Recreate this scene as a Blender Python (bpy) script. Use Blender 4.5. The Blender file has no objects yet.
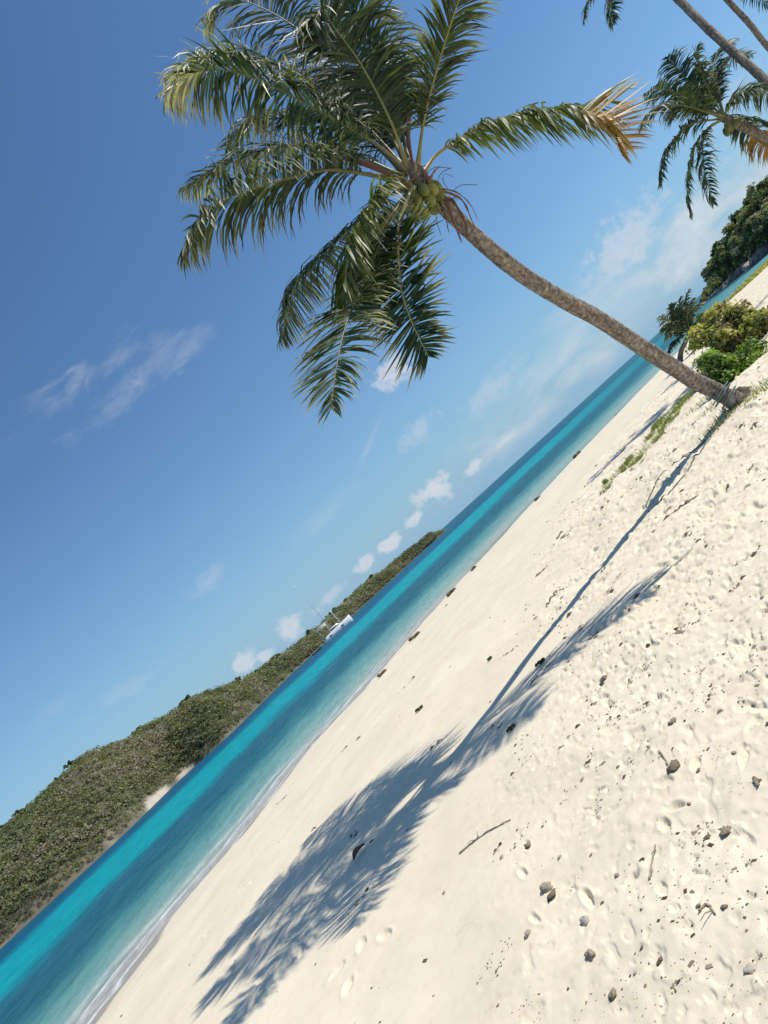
import bpy, math, random
import numpy as np
from mathutils import Vector, Matrix

random.seed(7)
rng = np.random.default_rng(7)
S = bpy.context.scene
C = S.collection
PI = math.pi

# ------------------------------------------------------------------ camera
F_PX = 770.0
ROLL = math.radians(42.2)
HOR = 51.5                                  # horizon lies this far under the optical axis
PITCH = math.atan(HOR / F_PX)
CAM = np.array([0.0, 0.0, 1.6])
cR, sR = math.cos(ROLL), math.sin(ROLL)
FWD = np.array([0, math.cos(PITCH), math.sin(PITCH)])
UP0 = np.array([0, -math.sin(PITCH), math.cos(PITCH)])
RT0 = np.array([1.0, 0, 0])


def ray(px, py):
    dx, dy = px - 384.0, py - 512.0
    u = dx * cR - dy * sR
    v = -dx * sR - dy * cR
    d = FWD * F_PX + RT0 * u + UP0 * v
    return d / d[1]                         # scaled so that y == 1


def at(px, py, Y):
    return CAM + ray(px, py) * Y


cd = bpy.data.cameras.new('camera')
cam = bpy.data.objects.new('camera', cd)
C.objects.link(cam)
cr = RT0 * cR - UP0 * sR
cu = RT0 * sR + UP0 * cR
m = Matrix(((cr[0], cu[0], -FWD[0], CAM[0]), (cr[1], cu[1], -FWD[1], CAM[1]),
            (cr[2], cu[2], -FWD[2], CAM[2]), (0, 0, 0, 1)))
cam.matrix_world = m
cd.sensor_fit = 'VERTICAL'
cd.sensor_height = 36.0
cd.lens = 36.0 * F_PX / 1024.0
cd.clip_start = 0.05
cd.clip_end = 90000
S.camera = cam

# ------------------------------------------------------------------ noise
def _h(ix, iy, seed):
    n = (ix.astype(np.int64) * 374761393 + iy.astype(np.int64) * 668265263 + seed * 974711) & 0xffffffff
    n = ((n ^ (n >> 13)) * 1274126177) & 0xffffffff
    n = (n ^ (n >> 16)) & 0xffffffff
    return n / 4294967295.0


def noise(x, y, seed=0):
    x = np.asarray(x, float); y = np.asarray(y, float)
    ix, iy = np.floor(x), np.floor(y)
    fx, fy = x - ix, y - iy
    sx = fx * fx * fx * (fx * (fx * 6 - 15) + 10)
    sy = fy * fy * fy * (fy * (fy * 6 - 15) + 10)

    def g(a, b):
        t = _h(ix + a, iy + b, seed) * 2 * PI
        return np.cos(t) * (fx - a) + np.sin(t) * (fy - b)
    a = g(0, 0) * (1 - sx) + g(1, 0) * sx
    b = g(0, 1) * (1 - sx) + g(1, 1) * sx
    return (a * (1 - sy) + b * sy) * 1.5


def fbm(x, y, seed=0, octv=4, gain=.5):
    r = 0; a = 1
    for i in range(octv):
        r = r + a * noise(x * 2 ** i, y * 2 ** i, seed + i * 17)
        a *= gain
    return r


def smooth(a, b, x):
    t = np.clip((x - a) / (b - a), 0, 1)
    return t * t * (3 - 2 * t)


# ------------------------------------------------------------------ shoreline
ZW = -1.0                                    # water level
shore_px = [(93, 1021), (118.5, 987.5), (138.5, 953), (180, 908), (225.7, 855), (264, 805.7), (315, 742),
            (331.6, 727.5), (373, 679.6), (400, 650), (440, 604), (484, 558.5), (502, 536.7), (560, 475.6),
            (614, 419.6), (660, 372), (700, 334), (729, 307), (768, 266)]
SH = []
for p in shore_px:
    r = ray(*p)
    SH.append((r[0] * (ZW - CAM[2]) / r[2], (ZW - CAM[2]) / r[2]))
SH = np.array(SH)
pre = np.array([(-60, -260), (-32, -90), (-20, -25), (-15, -2), (-12.6, 8.5)])
post = np.array([SH[-1] + np.array([30, 6]), SH[-1] + np.array([90, -10]), SH[-1] + np.array([300, -80])])
SHF = np.vstack([pre, SH, post])


def shore_dist(x, y):
    """signed distance, positive inland (right hand side of the polyline)"""
    best = np.full(x.shape, 1e12); sg = np.ones(x.shape)
    for a, b in zip(SHF[:-1], SHF[1:]):
        d = b - a; L = d @ d
        t = np.clip(((x - a[0]) * d[0] + (y - a[1]) * d[1]) / L, 0, 1)
        qx, qy = x - (a[0] + t * d[0]), y - (a[1] + t * d[1])
        dd = qx * qx + qy * qy
        cr_ = d[0] * (y - a[1]) - d[1] * (x - a[0])
        mk = dd < best
        best = np.where(mk, dd, best)
        sg = np.where(mk, np.where(cr_ < 0, 1.0, -1.0), sg)
    return np.sqrt(best) * sg


# footprints: ellipses pressed in the sand
FP = []
def add_print(x, y, ang, L, W, dep):
    FP.append((x, y, ang, L, W, dep))


def base_h(x, y, d=None):
    if d is None: d = shore_dist(x, y)
    w = d + .35 * noise(x * .35, y * .35, 3) + .12 * noise(x * 1.3, y * 1.3, 4)
    up = 1.0 * (1 - np.exp(-np.clip(w, 0, None) / 7.0)) + .10 * smooth(5, 6.5, w) * 0
    up = ZW + np.where(w > 0, up * 1.05, w * .085)
    up = np.maximum(up, -6)
    rough = smooth(11.6, 14.2, d + .9 * noise(x * .3, y * .3, 91) + .4 * noise(x, y, 92))
    up = up + .06 * noise(x * .25 + 3, y * .25, 11) * smooth(3, 9, d)
    pb = at(738, 402, 11.75)
    up = up + .10 * np.exp(-((x - pb[0]) ** 2 + (y - pb[1]) ** 2) / 3.0)
    return up, rough, d, w


def detail_h(x, y, rough, d):
    dry = smooth(1.2, 3.0, d)
    fade = np.clip(1.3 - np.hypot(x, y) / 90.0, 0, 1)
    tx = x + .10 * noise(x * 2.1, y * 2.1, 61); ty = y + .10 * noise(x * 2.1 + 9, y * 2.1, 62)
    n1 = noise(tx * 1.6, ty * 1.6, 21)
    n2 = noise(tx * 4.2, ty * 4.2, 22)
    n3 = noise(x * 9.5, y * 9.5, 23)
    n4 = noise(x * 21, y * 21, 24)
    h = .042 * (.5 - np.abs(noise(x * .55 + 4, y * .8 + .2 * x, 47))) * smooth(11, 14.5, d) + .02 * noise(x * 1.1, y * 1.3, 48) * smooth(11, 14, d) + n1 * (.014 + .022 * rough * smooth(6, 14, y)) + n2 * .006 * (.25 + rough) + n3 * .0045 * (.1 + rough) + n4 * .0022 * (.15 + rough)
    rough = rough * (.40 + .60 * smooth(2.6, 5.5, np.hypot(x, y)))
    patch = smooth(-.25, .35, noise(x * .8, y * .8, 36) + .5 * noise(x * 2.3, y * 2.3, 37))
    patch = .35 + .65 * patch
    pits = -smooth(.46, .60, noise(tx * 6.5, ty * 6.5, 31)) * .026 * rough * patch
    pits = pits - smooth(.50, .62, noise(tx * 3.4, ty * 3.4, 41)) * .036 * rough * smooth(4, 9, y)
    pits = pits - smooth(.42, .54, noise(x * 13., y * 13., 32)) * .024 * (rough + .01) * patch
    pits = pits + smooth(.52, .62, noise(x * 12., y * 12., 34)) * .016 * (rough + .01) * patch
    pits = pits + smooth(.50, .62, noise(tx * 4.2, ty * 4.2, 44)) * .028 * rough * smooth(5, 10, y)
    ridg = (.5 - np.abs(noise(tx * 2.8, ty * 2.8, 33))) ** 3 * .03 * rough
    return (h + pits + ridg) * dry * fade


# ------------------------------------------------------------------ mesh helpers
def mesh_np(name, co, faces, mat=None, parent=None, origin=None, col=None, smooth_=True, attrs=None, loc=None):
    """co (n,3), faces (m,4) or (m,3) int array or list of arrays"""
    co = np.asarray(co, float)
    if origin is not None: co = co - np.asarray(origin)
    me = bpy.data.meshes.new(name)
    if not isinstance(faces, (list, tuple)): faces = [faces]
    faces = [np.asarray(f, np.int64) for f in faces if len(f)]
    idx = np.concatenate([f.ravel() for f in faces])
    tot = np.concatenate([np.full(len(f), f.shape[1]) for f in faces])
    st = np.concatenate([[0], np.cumsum(tot)[:-1]])
    me.vertices.add(len(co)); me.vertices.foreach_set('co', co.ravel())
    me.loops.add(len(idx)); me.loops.foreach_set('vertex_index', idx.astype(np.int32))
    me.polygons.add(len(tot)); me.polygons.foreach_set('loop_start', st.astype(np.int32))
    me.update(calc_edges=True)
    if smooth_:
        me.polygons.foreach_set('use_smooth', np.ones(len(tot), bool))
    if col is not None:
        ca = me.color_attributes.new('Col', 'FLOAT_COLOR', 'POINT')
        c4 = np.ones((len(co), 4)); c4[:, :3] = col
        ca.data.foreach_set('color', c4.ravel())
    if attrs:
        for k, v in attrs.items():
            a = me.attributes.new(k, 'FLOAT', 'POINT'); a.data.foreach_set('value', np.asarray(v, float).ravel())
    o = bpy.data.objects.new(name, me)
    C.objects.link(o)
    if mat is not None: me.materials.append(mat)
    if parent is not None: o.parent = parent
    if loc is not None: o.location = loc
    return o


def grid_faces(n, m, wrap=False):
    i = np.arange(n - 1)[:, None]
    j = np.arange(m if wrap else m - 1)[None, :]
    j2 = (j + 1) % m
    a = i * m + j; b = i * m + j2; c = (i + 1) * m + j2; d = (i + 1) * m + j
    return np.stack([a, b, c, d], -1).reshape(-1, 4)


def tag(o, label=None, cat=None, group=None, kind=None):
    if label: o['label'] = label
    if cat: o['category'] = cat
    if group: o['group'] = group
    if kind: o['kind'] = kind
    return o


def empty(name, loc):
    o = bpy.data.objects.new(name, None)
    o.empty_display_size = .3
    C.objects.link(o); o.location = Vector([float(a) for a in loc])
    return o


def spline(pts, n):
    """Catmull-Rom through pts, n samples evenly by arc"""
    P = np.asarray(pts, float)
    P = np.vstack([2 * P[0] - P[1], P, 2 * P[-1] - P[-2]])
    out = []
    for i in range(1, len(P) - 2):
        t = np.linspace(0, 1, 24, endpoint=False)[:, None]
        p0, p1, p2, p3 = P[i - 1], P[i], P[i + 1], P[i + 2]
        out.append(.5 * ((2 * p1) + (-p0 + p2) * t + (2 * p0 - 5 * p1 + 4 * p2 - p3) * t ** 2 + (-p0 + 3 * p1 - 3 * p2 + p3) * t ** 3))
    out.append(P[-2][None, :])
    Q = np.vstack(out)
    s = np.concatenate([[0], np.cumsum(np.linalg.norm(np.diff(Q, axis=0), axis=1))])
    ss = np.linspace(0, s[-1], n)
    return np.stack([np.interp(ss, s, Q[:, k]) for k in range(3)], -1), s[-1]


def frames(P):
    T = np.gradient(P, axis=0)
    T /= np.linalg.norm(T, axis=1)[:, None]
    N = np.zeros_like(P)
    ref = np.array([0, 0, 1.0]) if abs(T[0][2]) < .9 else np.array([1.0, 0, 0])
    n = np.cross(np.cross(T[0], ref), T[0]); n /= np.linalg.norm(n)
    for i in range(len(P)):
        n = n - T[i] * (n @ T[i]); n /= np.linalg.norm(n); N[i] = n
    return T, N, np.cross(T, N)


def tube(P, R, k=8, squash=1.0, wob=None):
    T, N, B = frames(P)
    R = np.broadcast_to(np.asarray(R, float), (len(P),))
    a = np.linspace(0, 2 * PI, k, endpoint=False)
    rr = np.ones((len(P), k)) if wob is None else wob
    co = P[:, None, :] + (R[:, None] * rr)[..., None] * (np.cos(a)[None, :, None] * N[:, None, :] * squash + np.sin(a)[None, :, None] * B[:, None, :])
    co = co.reshape(-1, 3)
    f = grid_faces(len(P), k, True)
    n = len(co)
    co = np.vstack([co, P[0], P[-1]])
    j = np.arange(k); j2 = (j + 1) % k
    t1 = np.stack([np.full(k, n), j2, j], -1)
    b0 = (len(P) - 1) * k
    t2 = np.stack([np.full(k, n + 1), b0 + j, b0 + j2], -1)
    return co, f, np.vstack([t1, t2])


def join(parts):
    """parts: list of (co, quads, tris, col)"""
    cs, qs, ts, cl, off = [], [], [], [], 0
    for co, q, t, c in parts:
        cs.append(co)
        if q is not None and len(q): qs.append(np.asarray(q) + off)
        if t is not None and len(t): ts.append(np.asarray(t) + off)
        cl.append(np.broadcast_to(np.asarray(c, float), (len(co), 3)))
        off += len(co)
    F = []
    if qs: F.append(np.vstack(qs))
    if ts: F.append(np.vstack(ts))
    return np.vstack(cs), F, np.vstack(cl)


# ------------------------------------------------------------------ materials
def mat_new(name):
    mt = bpy.data.materials.new(name); mt.use_nodes = True
    nt = mt.node_tree
    b = nt.nodes['Principled BSDF']
    return mt, nt, b


def nd(nt, typ, **kw):
    n = nt.nodes.new(typ)
    for k, v in kw.items():
        if k in n.inputs: n.inputs[k].default_value = v
        else: setattr(n, k, v)
    return n


def ln(nt, a, b): nt.links.new(a, b)


def ramp(nt, fac, stops):
    r = nt.nodes.new('ShaderNodeValToRGB')
    el = r.color_ramp.elements
    while len(el) > 1: el.remove(el[-1])
    el[0].position = stops[0][0]; el[0].color = (*stops[0][1], 1)
    for p, c in stops[1:]:
        e = el.new(p); e.color = (*c, 1)
    ln(nt, fac, r.inputs[0])
    return r


def mixc(nt, fac, a, b, blend='MIX'):
    n = nt.nodes.new('ShaderNodeMix'); n.data_type = 'RGBA'; n.blend_type = blend
    for i, s in ((0, fac), (6, a), (7, b)):
        if hasattr(s, 'links') or hasattr(s, 'is_linked'): ln(nt, s, n.inputs[i])
        elif i == 0: n.inputs[0].default_value = s
        else: n.inputs[i].default_value = (*s, 1)
    return n.outputs[2]


def mth(nt, op, a, b=None, c=None, clamp=False):
    n = nt.nodes.new('ShaderNodeMath'); n.operation = op; n.use_clamp = clamp
    for i, s in enumerate((a, b, c)):
        if s is None: continue
        if hasattr(s, 'is_linked'): ln(nt, s, n.inputs[i])
        else: n.inputs[i].default_value = s
    return n.outputs[0]


def make_sand():
    mt, nt, b = mat_new('sand')
    tc = nd(nt, 'ShaderNodeTexCoord')
    at_ = nd(nt, 'ShaderNodeAttribute', attribute_name='shore')
    rg = nd(nt, 'ShaderNodeAttribute', attribute_name='rough')
    n1 = nd(nt, 'ShaderNodeTexNoise', Scale=.55, Detail=5.0)
    n2 = nd(nt, 'ShaderNodeTexNoise', Scale=9.0, Detail=6.0, Roughness=.65)
    n3 = nd(nt, 'ShaderNodeTexNoise', Scale=160.0, Detail=3.0, Roughness=.7)
    for n in (n1, n2, n3): ln(nt, tc.outputs['Object'], n.inputs['Vector'])
    c1 = ramp(nt, n1.outputs[0], [(.3, (.735, .625, .445)), (.7, (.82, .72, .545))])
    c2 = mixc(nt, .35, c1.outputs[0], ramp(nt, n2.outputs[0], [(.28, (.50, .42, .29)), (.42, (.75, .655, .49)), (.72, (.845, .765, .60))]).outputs[0])
    # sparse shell grit
    v = nd(nt, 'ShaderNodeTexVoronoi', Scale=38.0)
    ln(nt, tc.outputs['Object'], v.inputs['Vector'])
    n4 = nd(nt, 'ShaderNodeTexNoise', Scale=3.0, Detail=3.0)
    ln(nt, tc.outputs['Object'], n4.inputs['Vector'])
    lim = mth(nt, 'MULTIPLY', mth(nt, 'SUBTRACT', n4.outputs[0], .47, clamp=True), 1.1)
    lim = mth(nt, 'MULTIPLY', lim, mth(nt, 'ADD', rg.outputs['Fac'], .12))
    gm = mth(nt, 'LESS_THAN', v.outputs['Distance'], lim)
    grit = mixc(nt, .6, v.outputs['Color'], (.20, .16, .12))
    grit = mixc(nt, .75, grit, (.21, .17, .125))
    c3 = mixc(nt, mth(nt, 'MULTIPLY', gm, .75), c2, grit)
    # wet strip above the water
    wn = mth(nt, 'ADD', at_.outputs['Fac'], mth(nt, 'MULTIPLY', mth(nt, 'SUBTRACT', n1.outputs[0], .5), .5))
    wet = ramp(nt, mth(nt, 'DIVIDE', wn, 4.0), [(0.0, (1, 1, 1)), (.24, (1, 1, 1)), (.32, (0, 0, 0))])
    c4 = mixc(nt, wet.outputs[0], c3, (.43, .365, .28))
    ln(nt, c4, b.inputs['Base Color'])
    r = nd(nt, 'ShaderNodeMapRange'); ln(nt, wet.outputs[0], r.inputs[0])
    r.inputs[3].default_value = .92; r.inputs[4].default_value = .38
    ln(nt, r.outputs[0], b.inputs['Roughness'])
    b.inputs['Specular IOR Level'].default_value = .25
    bp = nd(nt, 'ShaderNodeBump', Strength=.5, Distance=.012)
    hsum = mth(nt, 'ADD', mth(nt, 'MULTIPLY', n2.outputs[0], mth(nt, 'ADD', rg.outputs['Fac'], .15)), mth(nt, 'MULTIPLY', n3.outputs[0], .16))
    ln(nt, hsum, bp.inputs['Height']); ln(nt, bp.outputs[0], b.inputs['Normal'])
    return mt


def make_sea():
    mt, nt, b = mat_new('sea_water')
    w = nd(nt, 'ShaderNodeAttribute', attribute_name='band')
    dd = nd(nt, 'ShaderNodeAttribute', attribute_name='shore')
    fo = nd(nt, 'ShaderNodeAttribute', attribute_name='foam')
    tc = nd(nt, 'ShaderNodeTexCoord')
    st = [(0.0, (.012, .120, .180)), (.10, (.010, .105, .175)), (.165, (.008, .100, .185)), (.19, (.006, .17, .25)), (.21, (.004, .30, .35)),
          (.34, (.004, .31, .345)), (.375, (.012, .19, .25)), (.42, (.022, .125, .185)), (.53, (.022, .125, .175)), (.59, (.035, .165, .20)),
          (.66, (.095, .27, .275)), (.78, (.20, .37, .345)), (.87, (.33, .42, .375)), (.94, (.44, .44, .395)), (1.0, (.52, .49, .43))]
    cr_ = ramp(nt, w.outputs['Fac'], st)
    mp = nd(nt, 'ShaderNodeMapping'); ln(nt, tc.outputs['Object'], mp.inputs[0])
    mp.inputs['Rotation'].default_value = (0, 0, math.radians(-35)); mp.inputs['Scale'].default_value = (.10, .035, .1)
    ns = nd(nt, 'ShaderNodeTexNoise', Scale=9.0, Detail=7.0, Roughness=.65); ln(nt, mp.outputs[0], ns.inputs['Vector'])
    var = ramp(nt, ns.outputs[0], [(.36, (.70, .76, .80)), (.5, (1, 1, 1)), (.64, (1.3, 1.2, 1.12))])
    op = nd(nt, 'ShaderNodeAttribute', attribute_name='open'); lg = nd(nt, 'ShaderNodeAttribute', attribute_name='lagoon')
    c1 = mixc(nt, op.outputs['Fac'], cr_.outputs[0], (.022, .165, .205))
    c1 = mixc(nt, lg.outputs['Fac'], c1, (.12, .31, .32))
    vs = nd(nt, 'ShaderNodeMapRange'); ln(nt, w.outputs['Fac'], vs.inputs[0])
    vs.inputs[1].default_value = .55; vs.inputs[2].default_value = .85; vs.inputs[3].default_value = 1.0; vs.inputs[4].default_value = .25
    c2 = mixc(nt, vs.outputs[0], c1, var.outputs[0], 'MULTIPLY')
    c3 = mixc(nt, fo.outputs['Fac'], c2, (.80, .80, .77))
    ln(nt, c3, b.inputs['Base Color'])
    b.inputs['Roughness'].default_value = .9
    b.inputs['Specular IOR Level'].default_value = 0.0
    m2 = nd(nt, 'ShaderNodeMapping'); ln(nt, tc.outputs['Object'], m2.inputs[0])
    m2.inputs['Rotation'].default_value = (0, 0, math.radians(-40)); m2.inputs['Scale'].default_value = (1.0, .45, 1)
    w1 = nd(nt, 'ShaderNodeTexNoise', Scale=2.2, Detail=8.0, Roughness=.65, Distortion=.4); ln(nt, m2.outputs[0], w1.inputs['Vector'])
    bp = nd(nt, 'ShaderNodeBump', Strength=1.0, Distance=.16); ln(nt, w1.outputs[0], bp.inputs['Height'])
    ln(nt, bp.outputs[0], b.inputs['Normal'])
    gl = nd(nt, 'ShaderNodeBsdfGlossy', Roughness=.18); ln(nt, bp.outputs[0], gl.inputs['Normal'])
    fr = nd(nt, 'ShaderNodeFresnel', IOR=1.33); ln(nt, bp.outputs[0], fr.inputs['Normal'])
    fac = mth(nt, 'MULTIPLY', fr.outputs[0], .24)
    ms = nd(nt, 'ShaderNodeMixShader'); ln(nt, fac, ms.inputs[0]); ln(nt, b.outputs[0], ms.inputs[1]); ln(nt, gl.outputs[0], ms.inputs[2])
    al = nd(nt, 'ShaderNodeMapRange'); ln(nt, dd.outputs['Fac'], al.inputs[0])
    al.inputs[1].default_value = 0; al.inputs[2].default_value = 2.2
    al.inputs[3].default_value = .6; al.inputs[4].default_value = 1
    tp_ = nd(nt, 'ShaderNodeBsdfTransparent')
    m3 = nd(nt, 'ShaderNodeMixShader'); ln(nt, mth(nt, 'MAXIMUM', al.outputs[0], fo.outputs['Fac']), m3.inputs[0])
    ln(nt, tp_.outputs[0], m3.inputs[1]); ln(nt, ms.outputs[0], m3.inputs[2])
    ln(nt, m3.outputs[0], nt.nodes['Material Output'].inputs[0])
    return mt


def make_leaf(name, trans=.3, rough=.38, spec=.5, tint=None):
    mt, nt, b = mat_new(name)
    a = nd(nt, 'ShaderNodeAttribute', attribute_name='Col')
    tc = nd(nt, 'ShaderNodeTexCoord')
    n = nd(nt, 'ShaderNodeTexNoise', Scale=7.0, Detail=3.0); ln(nt, tc.outputs['Object'], n.inputs['Vector'])
    r = ramp(nt, n.outputs[0], [(.3, (.75, .75, .75)), (.7, (1.25, 1.25, 1.2))])
    c = mixc(nt, 1.0, a.outputs['Color'], r.outputs[0], 'MULTIPLY')
    ln(nt, c, b.inputs['Base Color'])
    b.inputs['Roughness'].default_value = rough
    b.inputs['Specular IOR Level'].default_value = spec
    tr = nd(nt, 'ShaderNodeBsdfTranslucent')
    tcol = mixc(nt, 1.0, c, (1.9, 2.1, .8), 'MULTIPLY'); ln(nt, tcol, tr.inputs[0])
    mx = nd(nt, 'ShaderNodeMixShader'); mx.inputs[0].default_value = trans
    ln(nt, b.outputs[0], mx.inputs[1]); ln(nt, tr.outputs[0], mx.inputs[2])
    ln(nt, mx.outputs[0], nt.nodes['Material Output'].inputs[0])
    return mt


def make_vcol(name, rough=.85, scale=18.0, bump=.4, dist=.01, lo=.7, hi=1.25, spec=.3):
    mt, nt, b = mat_new(name)
    a = nd(nt, 'ShaderNodeAttribute', attribute_name='Col')
    tc = nd(nt, 'ShaderNodeTexCoord')
    n = nd(nt, 'ShaderNodeTexNoise', Scale=scale, Detail=6.0, Roughness=.65); ln(nt, tc.outputs['Object'], n.inputs['Vector'])
    r = ramp(nt, n.outputs[0], [(.3, (lo,) * 3), (.7, (hi,) * 3)])
    ln(nt, mixc(nt, 1.0, a.outputs['Color'], r.outputs[0], 'MULTIPLY'), b.inputs['Base Color'])
    b.inputs['Roughness'].default_value = rough
    b.inputs['Specular IOR Level'].default_value = spec
    bp = nd(nt, 'ShaderNodeBump', Strength=bump, Distance=dist); ln(nt, n.outputs[0], bp.inputs['Height'])
    ln(nt, bp.outputs[0], b.inputs['Normal'])
    return mt


M_SAND = make_sand()
M_SEA = make_sea()
M_LEAF = make_leaf('palm_leaf', .24, .48, .45)
M_BUSH = make_leaf('bush_leaf', .36, .5, .35)
M_SCRUB = make_leaf('scrub_leaf', .22, .8, .1)
M_RIB = make_vcol('palm_rib', .45, 12, .2, .004, .8, 1.15, .4)
M_BARK = make_vcol('palm_bark', .9, 17, 1.0, .02, .30, 1.6)
M_NUT = make_vcol('coconut_husk', .5, 9, .1, .003, .8, 1.2, .4)
M_DRY = make_vcol('dry_fibre', .9, 40, .4, .005)
M_ROCK = make_vcol('rock', .9, 1.2, .8, .25, .5, 1.4)
M_STONE = make_vcol('coral_rubble', .9, 60, .6, .004, .6, 1.35)
M_SHELL = make_vcol('boat_gelcoat', .3, 1, .0, .001, .97, 1.02, .5)
M_HILL = make_vcol('hill_ground', .95, .12, .3, .4, .75, 1.25, .1)
M_ROPE = make_vcol('rope', .8, 90, .5, .004)
M_FOAMY = None

# ------------------------------------------------------------------ sun direction
SHX, SHY = -.82, .01                         # shadow displacement per metre of height
sd = np.array([-SHX, -SHY, 1.0]); sd /= np.linalg.norm(sd)
EL = math.asin(sd[2])

# ------------------------------------------------------------------ ground (sand)
def footprints():
    r = random.Random(3)
    # walked tracks inland, many scattered prints
    for k in range(760):
        az = math.radians(r.uniform(-38, 46)); rad = 2.0 * math.exp(r.random() * 2.7)
        x, y = rad * math.sin(az), rad * math.cos(az)
        d = float(shore_dist(np.array([x]), np.array([y]))[0])
        if d < 4 or rad < 3.4: continue
        pr = 0.0 if d < 12.4 else (.8 if d > 13.2 else .25)
        if r.random() > pr: continue
        add_print(x, y, r.uniform(0, PI), r.uniform(.04, .085), r.uniform(.02, .038), r.uniform(.008, .024))
    for (px, py) in [(240, 887), (252, 880), (205, 932), (300, 972), (310, 965), (270, 990), (362, 1003), (375, 960), (398, 952), (350, 985)]:
        rr = ray(px, py); t = (-.35 - 1.6) / rr[2]
        add_print(rr[0] * t, t, r.uniform(0, PI), .09, .045, .02)


footprints()
ys = []
az = np.concatenate([np.radians(np.arange(-180, -47, 3.0)), np.radians(np.linspace(-46, 46, 1050)), np.radians(np.arange(50, 180, 3.0))])
rad = np.concatenate([[.02, .3, .6, .9], np.exp(np.linspace(math.log(1.2), math.log(110), 980)), [125, 150, 190, 250, 340]])
A, Rr = np.meshgrid(az, rad)                 # rows = radius
X, Y = (Rr * np.sin(A)).ravel(), (Rr * np.cos(A)).ravel()
bh, rough, dS, wS = base_h(X, Y)
Z = bh + detail_h(X, Y, rough, dS)
for (x, y, an, L, W, dep) in FP:
    mk = np.nonzero((np.abs(X - x) < L * 2.6) & (np.abs(Y - y) < L * 2.6))[0]
    if not len(mk): continue
    dx, dy = X[mk] - x, Y[mk] - y
    jx = .38 * noise(X[mk] * 8, Y[mk] * 8, 77)
    p = (dx * math.cos(an) + dy * math.sin(an)) / L; q = (-dx * math.sin(an) + dy * math.cos(an)) / W
    e = np.sqrt(p * p + q * q) + jx
    Z[mk] += -dep * (1 - smooth(.70, 1.05, e)) + dep * .18 * np.exp(-((e - 1.3) / .3) ** 2)
sand = mesh_np('sand', np.stack([X, Y, Z], -1), grid_faces(len(rad), len(az), True), M_SAND,
               attrs={'shore': wS + 3.2 * smooth(24, 38, Y) , 'rough': rough})
tag(sand, kind='structure')
ZG = Z.reshape(len(rad), len(az))


def ground(x, y):
    r_ = math.hypot(x, y); a_ = math.atan2(x, y)
    i = int(np.clip(np.searchsorted(rad, r_) - 1, 0, len(rad) - 2))
    j = int(np.clip(np.searchsorted(az, a_) - 1, 0, len(az) - 2))
    fr = (r_ - rad[i]) / (rad[i + 1] - rad[i]); fa = (a_ - az[j]) / (az[j + 1] - az[j])
    return float((ZG[i, j] * (1 - fa) + ZG[i, j + 1] * fa) * (1 - fr) + (ZG[i + 1, j] * (1 - fa) + ZG[i + 1, j + 1] * fa) * fr)


def hit(px, py):
    """where the sight line through a place in the picture meets the sand"""
    r_ = ray(px, py)
    t = 1.0; prev = t
    while t < 150:
        p = CAM + r_ * t
        if p[2] < ground(p[0], p[1]):
            lo, hi = prev, t
            for _ in range(20):
                mi = (lo + hi) / 2; p = CAM + r_ * mi
                if p[2] < ground(p[0], p[1]): hi = mi
                else: lo = mi
            p = CAM + r_ * hi
            return np.array([p[0], p[1], ground(p[0], p[1])])
        prev = t; t *= 1.015
    p = CAM + r_ * 60
    return np.array([p[0], p[1], ground(p[0], p[1])])


# ------------------------------------------------------------------ sea
def shore_radius(a):
    """distance from the camera's foot to the shoreline in direction a"""
    out = np.full(a.shape, np.nan)
    dx, dy = np.sin(a), np.cos(a)
    for p, q in zip(SHF[:-1], SHF[1:]):
        ex, ey = q - p
        den = dx * ey - dy * ex
        t = (p[0] * ey - p[1] * ex) / np.where(abs(den) < 1e-9, 1e-9, den)
        s = (p[0] * dy - p[1] * dx) / np.where(abs(den) < 1e-9, 1e-9, den)
        ok = (t > 0) & (s >= 0) & (s <= 1)
        out = np.where(ok & (np.isnan(out) | (t < out)), t, out)
    return out


az2 = np.concatenate([np.radians(np.arange(-179, -47, 2.0)), np.radians(np.linspace(-47, 47, 620)), np.radians(np.arange(49, 70, 3.0))])
sr = shore_radius(az2)
ok = ~np.isnan(sr)
sr = np.interp(az2, az2[ok], sr[ok])
q = np.concatenate([np.linspace(-.12, .25, 90), np.linspace(.255, 1.0, 100), np.linspace(1.02, 3.5, 120), [3.8, 4.3, 5, 6, 7.5]])
R2 = sr[None, :] * np.exp(q)[:, None]
R2[-1, :] = 60000; R2[-2, :] = 12000
A2 = np.broadcast_to(az2[None, :], R2.shape)
X2, Y2 = (R2 * np.sin(A2)).ravel(), (R2 * np.cos(A2)).ravel()
d2 = -shore_dist(X2, Y2)
band = (sr[None, :] / R2).ravel()
band = band + .05 * noise(X2 * .03, Y2 * .03, 5) * band + .06 * noise(X2 * .07 + Y2 * .03, Y2 * .09, 6) * band
# more sand-coloured shallows stay close to the beach on the open (right) side
far_r = smooth(32, 52, SHX_ := (sr[None, :] * np.cos(az2)[None, :] + 0 * R2).ravel())
band = np.minimum(band, 1 - .17 * far_r)
open_ = .55 * smooth(48, 66, SHX_) * (1 - smooth(.45, .75, band))
AZf = np.degrees(A2.ravel())
lag = .9 * smooth(24.5, 28, AZf) * (1 - smooth(170, 230, R2.ravel()))
band = np.clip(band, 0, 1)
w2 = d2 - .35 * noise(X2 * .35, Y2 * .35, 3) - .12 * noise(X2 * 1.3, Y2 * 1.3, 4)
fade_r = 1 - smooth(30, 46, Y2)
br = noise(X2 * 2.2, Y2 * 2.2, 8) * .5 + noise(X2 * 6, Y2 * 6, 9) * .35
wob = .35 * noise(X2 * .30, Y2 * .30, 15)
foam = .95 * np.exp(-((w2 - .10 + .08 * br) / .16) ** 2)
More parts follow.
